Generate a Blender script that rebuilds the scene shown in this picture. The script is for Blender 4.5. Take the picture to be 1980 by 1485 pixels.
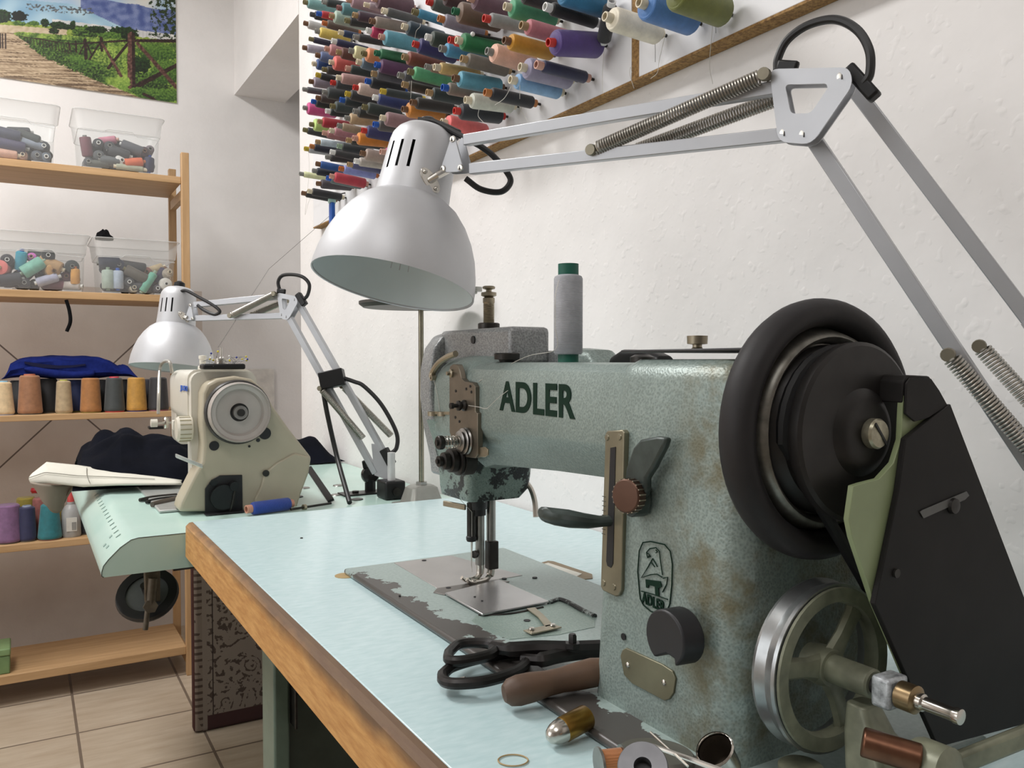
import bpy, bmesh, math, random
from mathutils import Vector, Matrix, Quaternion
from mathutils import noise as mnoise
V = Vector
scene = bpy.context.scene
for o in list(bpy.data.objects): bpy.data.objects.remove(o)
# ---------------------------------------------------------------- camera
# X: along the back wall towards the right wall, Y: along the right wall away from the viewer, Z up (metres)
CAM_Z = 1.03
FPX = 1600.0
YAW, PIT = math.radians(30.5), math.atan(45/1600)
FW = V((math.sin(YAW)*math.cos(PIT), math.cos(YAW)*math.cos(PIT), -math.sin(PIT)))
RT = V((math.cos(YAW), -math.sin(YAW), 0))
UP = RT.cross(FW)
cam_data = bpy.data.cameras.new('camera'); cam = bpy.data.objects.new('camera', cam_data)
scene.collection.objects.link(cam)
cam_data.sensor_fit = 'HORIZONTAL'; cam_data.sensor_width = 36; cam_data.lens = FPX/1980*36
cam_data.clip_start = 0.01
mw = Matrix((RT, UP, -FW)).transposed().to_4x4(); mw.translation = V((0, 0, CAM_Z))
cam.matrix_world = mw
scene.camera = cam
# ---------------------------------------------------------------- light and exposure
w = bpy.data.worlds.new('world'); scene.world = w; w.use_nodes = True
w.node_tree.nodes['Background'].inputs[0].default_value = (0.9, 0.95, 1, 1)
w.node_tree.nodes['Background'].inputs[1].default_value = 0.2
vs = scene.view_settings
vs.view_transform = 'Standard'; vs.look = 'None'; vs.gamma = 1; vs.use_curve_mapping = False
vs.exposure = 0.37
scene.display_settings.display_device = 'sRGB'
def area(name, loc, target, sx, sy, power, col=(1, 1, 1)):
    d = bpy.data.lights.new(name, 'AREA'); d.shape = 'RECTANGLE'; d.size = sx; d.size_y = sy
    d.energy = power; d.color = col
    o = bpy.data.objects.new(name, d); scene.collection.objects.link(o)
    o.location = loc; o.rotation_euler = (V(target)-V(loc)).to_track_quat('-Z', 'Y').to_euler()
    return o
area('ceiling_panel', (-0.55, 2.05, 2.66), (-0.55, 2.05, 0), 0.40, 1.30, 33, (1, 0.99, 0.98))
area('ceiling_panel', (-0.55, -0.35, 2.66), (-0.55, -0.35, 0), 0.40, 1.30, 10, (1, 0.99, 0.98))
area('left_fill_light', (-2.5, 1.2, 1.7), (0.7, 1.4, 1.2), 2.4, 1.6, 17, (0.94, 0.97, 1))  # added soft fill from the left, with no window behind it
# ---------------------------------------------------------------- pixel -> world (known plane or distance)
def ray(u, v): return FW + RT*((u-990)/FPX) + UP*((742.5-v)/FPX)
def pz(u, v, z): r = ray(u, v); return r*((z-CAM_Z)/r.z) + V((0, 0, CAM_Z))
def px(u, v, x): r = ray(u, v); return r*(x/r.x) + V((0, 0, CAM_Z))
def py(u, v, y): r = ray(u, v); return r*(y/r.y) + V((0, 0, CAM_Z))
def pd(u, v, d): return ray(u, v)*d + V((0, 0, CAM_Z))
# ---------------------------------------------------------------- materials
def lin(h):
    if isinstance(h, (tuple, list)): return tuple(h)
    r = []
    for i in (0, 2, 4):
        c = int(h[i:i+2], 16)/255
        r.append(c/12.92 if c <= .04045 else ((c+.055)/1.055)**2.4)
    return tuple(r)
_mc = {}
def newmat(name):
    m = bpy.data.materials.new(name); m.use_nodes = True
    nt = m.node_tree; b = nt.nodes['Principled BSDF']
    return m, nt, b
def N(nt, t, **kw):
    n = nt.nodes.new(t)
    for k, v in kw.items():
        if k.startswith('i_'):
            s = k[2:]; n.inputs[int(s) if s.isdigit() else s].default_value = v
        else: setattr(n, k, v)
    return n
def noise_of(nt, scale, detail=3, rough=.55, vec=None, coord='Object'):
    if vec is None: vec = N(nt, 'ShaderNodeTexCoord').outputs[coord]
    n = N(nt, 'ShaderNodeTexNoise'); n.inputs['Scale'].default_value = scale
    n.inputs['Detail'].default_value = detail; n.inputs['Roughness'].default_value = rough
    nt.links.new(vec, n.inputs['Vector']); return n.outputs['Fac']
def math_n(nt, op, a, b=None, c=None, clamp=False):
    n = N(nt, 'ShaderNodeMath', operation=op); n.use_clamp = clamp
    for i, x in enumerate((a, b, c)):
        if x is None: continue
        if isinstance(x, (int, float)): n.inputs[i].default_value = x
        else: nt.links.new(x, n.inputs[i])
    return n.outputs[0]
def mixc(nt, fac, a, b):
    n = N(nt, 'ShaderNodeMix', data_type='RGBA')
    for i, x in ((0, fac), (6, a), (7, b)):
        if isinstance(x, (int, float)): n.inputs[i].default_value = x
        elif isinstance(x, tuple): n.inputs[i].default_value = x if len(x) == 4 else x+(1,)
        else: nt.links.new(x, n.inputs[i])
    return n.outputs[2]
def ramp(nt, fac, lo, hi):
    n = N(nt, 'ShaderNodeMapRange', clamp=True); nt.links.new(fac, n.inputs[0])
    n.inputs[1].default_value = lo; n.inputs[2].default_value = hi; return n.outputs[0]
def bumpn(nt, b, h, strength, dist=.001):
    n = N(nt, 'ShaderNodeBump'); n.inputs['Strength'].default_value = strength; n.inputs['Distance'].default_value = dist
    nt.links.new(h, n.inputs['Height']); nt.links.new(n.outputs[0], b.inputs['Normal'])
def mul(c, k): return tuple(min(1, x*k) for x in c)
def mat(name, col, rough=.5, metal=0, var=.12, vs_=30, bump=0, bs=200, coat=0, spec=None):
    key = (name, col, rough, metal)
    if key in _mc: return _mc[key]
    m, nt, b = newmat(name); c = lin(col)
    f = noise_of(nt, vs_)
    nt.links.new(mixc(nt, ramp(nt, f, .3, .7), mul(c, 1-var), mul(c, 1+var)), b.inputs['Base Color'])
    b.inputs['Roughness'].default_value = rough; b.inputs['Metallic'].default_value = metal
    b.inputs['Coat Weight'].default_value = coat
    if spec is not None: b.inputs['Specular IOR Level'].default_value = spec
    if bump: bumpn(nt, b, noise_of(nt, bs, 4), bump)
    _mc[key] = m; return m
def thread_mat(hexc):
    key = ('thread', hexc)
    if key in _mc: return _mc[key]
    m, nt, b = newmat('thread_'+hexc); c = lin(hexc)
    tc = N(nt, 'ShaderNodeTexCoord')
    wv = N(nt, 'ShaderNodeTexWave', wave_type='BANDS', bands_direction='Z'); wv.inputs['Scale'].default_value = 260
    wv.inputs['Distortion'].default_value = 1.5
    nt.links.new(tc.outputs['Object'], wv.inputs['Vector'])
    f = noise_of(nt, 60, 3, .6, tc.outputs['Object'])
    nt.links.new(mixc(nt, ramp(nt, f, .3, .7), mul(c, .82), mul(c, 1.15)), b.inputs['Base Color'])
    b.inputs['Roughness'].default_value = .62; b.inputs['Sheen Weight'].default_value = .25
    b.inputs['Sheen Roughness'].default_value = .5
    bumpn(nt, b, wv.outputs['Fac'], .35, .0008)
    _mc[key] = m; return m
# ---------------------------------------------------------------- mesh builder
class MB:
    def __init__(s): s.bm = bmesh.new()
    def vs(s, pts): return [s.bm.verts.new(p) for p in pts]
    def face(s, vv):
        try: return s.bm.faces.new(vv)
        except ValueError: return None
    def box(s, a, b):
        a, b = V(a), V(b)
        c = [(x, y, z) for x in (a.x, b.x) for y in (a.y, b.y) for z in (a.z, b.z)]
        v = s.vs(c)
        for f in ((0,1,3,2),(4,6,7,5),(0,4,5,1),(2,3,7,6),(0,2,6,4),(1,5,7,3)): s.face([v[i] for i in f])
        return s
    def bar(s, p0, p1, w, h, n):     # rectangular beam; n = direction of its height h
        p0, p1 = V(p0), V(p1); d = (p1-p0).normalized(); n = V(n); n = (n-d*n.dot(d)).normalized(); t = d.cross(n)
        v = s.vs([p+n*(a*h/2)+t*(b*w/2) for p in (p0, p1) for a, b in ((-1,-1),(-1,1),(1,1),(1,-1))])
        for f in ((0,1,2,3),(7,6,5,4),(0,4,5,1),(1,5,6,2),(2,6,7,3),(3,7,4,0)): s.face([v[i] for i in f])
        return s
    def lathe(s, o, axis, prof, seg=24, closed=False):   # prof: list of (radius, height along axis)
        o = V(o); q = V((0, 0, 1)).rotation_difference(V(axis).normalized())
        rings = []
        for r, h in prof:
            if r < 1e-6: rings.append([s.bm.verts.new(o+q@V((0, 0, h)))])
            else: rings.append([s.bm.verts.new(o+q@V((r*math.cos(2*math.pi*i/seg), r*math.sin(2*math.pi*i/seg), h))) for i in range(seg)])
        n = len(rings)
        for k in range(n if closed else n-1):
            A, B = rings[k], rings[(k+1) % n]
            for i in range(seg):
                j = (i+1) % seg
                if len(A) == 1 and len(B) == 1: continue
                if len(A) == 1: s.face([A[0], B[j], B[i]])
                elif len(B) == 1: s.face([A[i], A[j], B[0]])
                else: s.face([A[i], A[j], B[j], B[i]])
        return s
    def cyl(s, p0, p1, r, r1=None, seg=20):
        p0, p1 = V(p0), V(p1); L = (p1-p0).length; r1 = r if r1 is None else r1
        return s.lathe(p0, p1-p0, [(0, 0), (r, 0), (r1, L), (0, L)], seg)
    def tube(s, pts, r, seg=8, closed=False):
        pts = [V(p) for p in pts]; n = len(pts); rings = []; prev = None
        for i, p in enumerate(pts):
            a = pts[(i-1) % n] if (i > 0 or closed) else p
            b = pts[(i+1) % n] if (i < n-1 or closed) else p
            d = (b-a).normalized()
            if prev is None:
                prev = d.orthogonal().normalized()
            prev = (prev-d*prev.dot(d)).normalized(); t = d.cross(prev)
            rr = r[i] if isinstance(r, (list, tuple)) else r
            rings.append([s.bm.verts.new(p+(prev*math.cos(2*math.pi*k/seg)+t*math.sin(2*math.pi*k/seg))*rr) for k in range(seg)])
        for i in range(n if closed else n-1):
            A, B = rings[i], rings[(i+1) % n]
            for k in range(seg): s.face([A[k], A[(k+1) % seg], B[(k+1) % seg], B[k]])
        if not closed:
            s.face(rings[0][::-1]); s.face(rings[-1])
        return s
    def prism(s, pts, vec):
        vec = V(vec); a = s.vs(pts); b = s.vs([V(p)+vec for p in pts]); n = len(a)
        s.face(a); s.face(b[::-1])
        for i in range(n): s.face([a[i], b[i], b[(i+1) % n], a[(i+1) % n]])
        return s
    def frame(s, outer, inner, vec):   # plate with one hole, same number of points in both loops
        vec = V(vec); n = len(outer)
        o1 = s.vs(outer); i1 = s.vs(inner); o2 = s.vs([V(p)+vec for p in outer]); i2 = s.vs([V(p)+vec for p in inner])
        for k in range(n):
            j = (k+1) % n
            s.face([o1[k], o1[j], i1[j], i1[k]]); s.face([o2[j], o2[k], i2[k], i2[j]])
            s.face([o1[j], o1[k], o2[k], o2[j]]); s.face([i1[k], i1[j], i2[j], i2[k]])
        return s
    def ball(s, c, r, sc=(1, 1, 1), seg=14):
        n = 8; return s.lathe_scaled(c, r, sc, seg, n)
    def lathe_scaled(s, c, r, sc, seg, n):
        k0 = len(s.bm.verts); s.lathe((0, 0, 0), (0, 0, 1), [(r*math.sin(math.pi*i/n), -r*math.cos(math.pi*i/n)) for i in range(n+1)], seg)
        s.bm.verts.ensure_lookup_table()
        for vv in s.bm.verts[k0:]: vv.co = V((vv.co.x*sc[0], vv.co.y*sc[1], vv.co.z*sc[2]))+V(c)
        return s
    def helix(s, p0, p1, R, r, turns, seg=5, per=12):
        p0, p1 = V(p0), V(p1); d = (p1-p0).normalized(); a = d.orthogonal().normalized(); b = d.cross(a); n = int(turns*per)
        return s.tube([p0.lerp(p1, i/n)+(a*math.cos(2*math.pi*i/per)+b*math.sin(2*math.pi*i/per))*R for i in range(n+1)], r, seg)
    def loft(s, loops, cap=True):
        R = [s.vs(l) for l in loops]; n = len(R[0])
        for i in range(len(R)-1):
            for k in range(n): s.face([R[i][k], R[i][(k+1) % n], R[i+1][(k+1) % n], R[i+1][k]])
        if cap: s.face(R[0][::-1]); s.face(R[-1])
        return s
    def grid(s, f, nu, nv):
        g = [[s.bm.verts.new(f(i/nu, j/nv)) for j in range(nv+1)] for i in range(nu+1)]
        for i in range(nu):
            for j in range(nv): s.face([g[i][j], g[i+1][j], g[i+1][j+1], g[i][j+1]])
        return s
    def done(s, name, m, parent=None, bev=0, seg=2, ang=35, local=False, solid=0, kind=None, label=None, sub=0, recalc=True):
        bm = s.bm
        if recalc: bmesh.ops.recalc_face_normals(bm, faces=bm.faces)
        if parent is not None and not local:
            off = V((0, 0, 0)); p = parent
            while p is not None: off += p.location; p = p.parent
            for v in bm.verts: v.co -= off
        for f in bm.faces: f.smooth = True
        for e in bm.edges:
            if len(e.link_faces) == 2 and e.calc_face_angle(0) > math.radians(ang): e.smooth = False
        me = bpy.data.meshes.new(name); bm.to_mesh(me); bm.free()
        if m: me.materials.append(m)
        o = bpy.data.objects.new(name, me); scene.collection.objects.link(o)
        if parent is not None: o.parent = parent
        if solid:
            q = o.modifiers.new('thick', 'SOLIDIFY'); q.thickness = solid; q.offset = -1
        if bev:
            q = o.modifiers.new('bevel', 'BEVEL'); q.width = bev; q.segments = seg; q.limit_method = 'ANGLE'; q.angle_limit = math.radians(35)
        if sub:
            q = o.modifiers.new('sub', 'SUBSURF'); q.levels = sub; q.render_levels = sub
        if kind: o['kind'] = kind
        if label: o['label'] = label
        return o
def tag(o, label, cat, group=None, kind=None):
    o['label'] = label; o['category'] = cat
    if group: o['group'] = group
    if kind: o['kind'] = kind
    return o
def thing(name, label, cat, loc, group=None):
    o = bpy.data.objects.new(name, None); scene.collection.objects.link(o); o.location = V(loc)
    o.empty_display_size = .02
    return tag(o, label, cat, group)
def text_mesh(name, txt, size, mat_, parent, origin, xdir, ydir, ext=.0004, bold=0, spacing=1, sx=1, fit=None):
    cu = bpy.data.curves.new(name, 'FONT'); cu.body = txt; cu.size = size; cu.extrude = ext; cu.offset = bold
    cu.space_character = spacing; cu.align_x = 'CENTER'; cu.align_y = 'CENTER'
    to = bpy.data.objects.new('tmp', cu); scene.collection.objects.link(to)
    bpy.context.view_layer.update()
    me = bpy.data.meshes.new_from_object(to.evaluated_get(bpy.context.evaluated_depsgraph_get()))
    bpy.data.objects.remove(to)
    x = V(xdir).normalized(); y = V(ydir).normalized(); z = x.cross(y)
    off = V((0, 0, 0)); p = parent
    while p is not None: off += p.location; p = p.parent
    if fit:
        xs = [v.co.x for v in me.vertices]; ys = [v.co.y for v in me.vertices]
        kx, ky = fit[0]/(max(xs)-min(xs)), fit[1]/(max(ys)-min(ys)); cx_, cy_ = (max(xs)+min(xs))/2, (max(ys)+min(ys))/2
        for v in me.vertices: v.co.x = (v.co.x-cx_)*kx; v.co.y = (v.co.y-cy_)*ky
    for v in me.vertices: v.co = V(origin)-off + x*v.co.x*sx + y*v.co.y + z*v.co.z
    me.materials.clear(); me.materials.append(mat_); me.name = name
    o = bpy.data.objects.new(name, me); scene.collection.objects.link(o); o.parent = parent
    return o
def bez(pts, n=24):     # smooth curve through points (Catmull-Rom)
    P = [V(p) for p in pts]; P = [P[0]*2-P[1]]+P+[P[-1]*2-P[-2]]; out = []
    for i in range(1, len(P)-2):
        for k in range(n):
            t = k/n; a, b, c, d = P[i-1:i+3]
            out.append(.5*((2*b)+(c-a)*t+(2*a-5*b+4*c-d)*t*t+(3*b-a-3*c+d)*t**3))
    out.append(P[-2]); return out
def rrect(a0, b0, a1, b1, r, n=5):
    out = []
    for cx_, cy_, s in ((a1-r, b1-r, 0), (a0+r, b1-r, 1), (a0+r, b0+r, 2), (a1-r, b0+r, 3)):
        for k in range(n+1):
            t = math.pi/2*(s+k/n); out.append((cx_+r*math.cos(t), cy_+r*math.sin(t)))
    return out
rnd = random.Random(7)
# common materials
ALU = mat('painted_aluminium', 'b9bbbf', .42, .5, .03)
SHADE = mat('silver_lamp_paint', 'c6c7ca', .5, .5, .03)
CHROME = mat('bright_steel', 'c8c4bc', .22, 1, .08)
STEEL = mat('worn_steel', '9a9894', .33, 1, .15, 60)
DSTEEL = mat('dark_steel', '3c3a38', .38, .8, .25, 80)
BLACKPL = mat('black_plastic', '161617', .42, 0, .15, spec=.35)
CABLE = mat('black_cable', '1a1a1b', .45, 0, .1)
BRASSY = mat('nickel_plate', 'a39a86', .36, .85, .12, 60)
# ================================================================ the room
XW, YB = .73, 3.40          # right wall plane, back wall plane
ZC = 2.72
m, nt, b = newmat('white_plaster')
f1 = noise_of(nt, 6, 3); f2 = noise_of(nt, 55, 5, .6); f3 = noise_of(nt, 9, 2)
nt.links.new(mixc(nt, ramp(nt, f1, .3, .7), lin('e6e3e1'), lin('eeebe9')), b.inputs['Base Color'])
b.inputs['Roughness'].default_value = .85
f4 = noise_of(nt, 38, 2, .45); f5 = noise_of(nt, 95, 1, .4)
bumpn(nt, b, math_n(nt, 'ADD', math_n(nt, 'MULTIPLY', ramp(nt, f5, .60, .78), .35), math_n(nt, 'ADD', f3, math_n(nt, 'MULTIPLY', f4, .8))), .40, .003)
PLASTER = m
# back wall: plaster, with a band of large diagonal tiles behind the shelf
m, nt, b = newmat('back_wall_plaster'); tc = N(nt, 'ShaderNodeTexCoord'); sp = N(nt, 'ShaderNodeSeparateXYZ')
nt.links.new(tc.outputs['Object'], sp.inputs[0]); x, z = sp.outputs[0], sp.outputs[2]
def groove(s, c, p=1.15):
    d = math_n(nt, 'ADD', x, math_n(nt, 'MULTIPLY', z, s)); d = math_n(nt, 'SUBTRACT', d, c)
    d = math_n(nt, 'DIVIDE', d, p); d = math_n(nt, 'FRACT', math_n(nt, 'ADD', d, 100.5)); d = math_n(nt, 'ABSOLUTE', math_n(nt, 'SUBTRACT', d, .5))
    return math_n(nt, 'LESS_THAN', d, .0032)
g = math_n(nt, 'MAXIMUM', groove(1, 1.012), groove(-1, -.735))
band = math_n(nt, 'MULTIPLY', math_n(nt, 'GREATER_THAN', z, .56), math_n(nt, 'LESS_THAN', z, 1.30))
band = math_n(nt, 'MULTIPLY', band, math_n(nt, 'LESS_THAN', x, .60))
g = math_n(nt, 'MULTIPLY', g, band)
f1 = noise_of(nt, 6, 3); f2 = noise_of(nt, 80, 5, .6)
base = mixc(nt, ramp(nt, f1, .3, .7), lin('e6e3e1'), lin('eeebe9'))
low = math_n(nt, 'MULTIPLY', math_n(nt, 'LESS_THAN', z, 1.30), math_n(nt, 'LESS_THAN', x, .60))
base = mixc(nt, low, base, mixc(nt, ramp(nt, f1, .3, .7), lin('cfc3ba'), lin('d9cec5')))  # lower wall tinted beige to imitate warm bounce from floor and wood
nt.links.new(mixc(nt, g, base, lin('6e625c')), b.inputs['Base Color']); b.inputs['Roughness'].default_value = .8
bumpn(nt, b, f2, .3, .003)
BACKM = m
# floor tiles
m, nt, b = newmat('floor_tiles'); tc = N(nt, 'ShaderNodeTexCoord'); sp = N(nt, 'ShaderNodeSeparateXYZ')
nt.links.new(tc.outputs['Object'], sp.inputs[0])
def joint(s, c):
    d = math_n(nt, 'FRACT', math_n(nt, 'ADD', math_n(nt, 'DIVIDE', math_n(nt, 'SUBTRACT', s, c), .305), 100.5))
    return math_n(nt, 'LESS_THAN', math_n(nt, 'ABSOLUTE', math_n(nt, 'SUBTRACT', d, .5)), .012)
j = math_n(nt, 'MAXIMUM', joint(sp.outputs[0], .112), joint(sp.outputs[1], 2.559))
mp = N(nt, 'ShaderNodeMapping'); mp.inputs['Scale'].default_value = (4, 22, 1); nt.links.new(tc.outputs['Object'], mp.inputs[0])
f = noise_of(nt, 1.6, 5, .6, mp.outputs[0])
nt.links.new(mixc(nt, j, mixc(nt, ramp(nt, f, .3, .7), lin('b09e88'), lin('c4b5a1')), lin('77695c')), b.inputs['Base Color'])
b.inputs['Roughness'].default_value = .35
bumpn(nt, b, math_n(nt, 'SUBTRACT', 1, j), .4, .002)
FLOORM = m
def struct(name, mb, m, **kw):
    o = mb.done(name, m, kind='structure', **kw); return o
struct('floor', MB().box((-2.7, -4.1, -.1), (1.3, 3.6, 0)), FLOORM)
struct('ceiling', MB().box((-2.7, -4.1, ZC), (1.3, 3.6, ZC+.1)), PLASTER)
struct('wall_back', MB().box((-2.7, YB, 0), (1.3, YB+.15, ZC)), BACKM)
struct('wall_left', MB().box((-2.7, -4.1, 0), (-2.6, 3.4, ZC)), PLASTER)
struct('wall_rear', MB().box((-2.6, -4.1, 0), (1.3, -4.0, ZC)), PLASTER)
struct('wall_right', MB().box((XW, -4.0, 0), (XW+.2, 2.515, ZC)), PLASTER, bev=.006)
struct('wall_lintel', MB().box((XW, 2.515, 2.08), (XW+.2, YB, ZC)), PLASTER)
struct('wall_recess', MB().box((1.2, 2.3, 0), (1.3, YB, ZC)), PLASTER)
# ================================================================ the thread rack on the right wall
RX, RZ = .706, 1.405
m, nt, b = newmat('chipboard_edge'); f = noise_of(nt, 220, 4, .7); f2 = noise_of(nt, 40, 3)
nt.links.new(mixc(nt, ramp(nt, f, .35, .65), lin('6e4f2c'), lin('a98450')), b.inputs['Base Color']); b.inputs['Roughness'].default_value = .8
CHIP = m
WHITEB = mat('white_laminate', 'e4e4e6', .4, 0, .03, 8)
pegs = thing('thread_rack', 'white chipboard rack panel full of pegs and thread spools on the right wall', 'thread rack', (XW-.012, 1.3, RZ))
MB().box((RX, .884, RZ), (XW-.001, 2.30, 2.5)).done('panel', WHITEB, pegs, bev=.001)
MB().box((RX, -.3, RZ), (XW-.001, .868, 2.5)).done('panel', WHITEB, pegs, bev=.001)
MB().box((RX-.0005, -.3, RZ-.003), (XW-.001, 2.30, RZ)).done('chipboard_edge', CHIP, pegs, label='brown raw chipboard bottom edge')
MB().box((RX+.001, .868, RZ), (XW-.001, .884, 2.5)).done('chipboard_edge', CHIP, pegs, label='brown raw chipboard seam')
CORES = dict(olive='77704c', grey='8b8b86', mauve='8a5a58', cream='d8cdb4', charcoal='45474a', blue='1f57b0', tan='a58a64', brown='74543c',
             orange='b4642e', white='e2e2de', pink='c79a8a', red='c2322a', yellow='c0a83a', copper='b5743e', sage='8fa28c', green='1f6a4a')
DARKIN = mat('spool_core_shadow', '3a2d22', .8)
def spool(name, base, axis, L, r, hexc, corehex, label, cat, group=None, core_r=.0058, shoulder=.005, parent_loc=None):
    t = thing(name, label, cat, base, group)
    t.rotation_mode = 'QUATERNION'; t.rotation_quaternion = V((0, 0, 1)).rotation_difference(V(axis).normalized())
    core_r = min(core_r, r*.72); e = min(shoulder, r*.35)
    b0, b1 = L*.08, L*.885
    MB().lathe((0, 0, 0), (0, 0, 1), [(core_r, b0), (r-e*.4, b0), (r, b0+e*.6), (r, b1-e), (r-e*.3, b1-e*.3), (r-e, b1), (core_r, b1+.0004)], 22).done('thread', thread_mat(hexc), t, local=True)
    MB().lathe((0, 0, 0), (0, 0, 1), [(core_r*.74, 0), (core_r, 0), (core_r, L), (core_r*.74, L)], 16, closed=True).done('core_tube', mat('core_'+corehex, corehex, .55, 0, .1), t, local=True)
    MB().lathe((0, 0, 0), (0, 0, 1), [(0, L-.012), (core_r*.76, L-.012)], 12).done('core_bore_shadow', DARKIN, t, local=True, label='dark disc for the shade inside the tube', recalc=False)  # dark disc down the bore stands in for shade inside the tube
    return t
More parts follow.
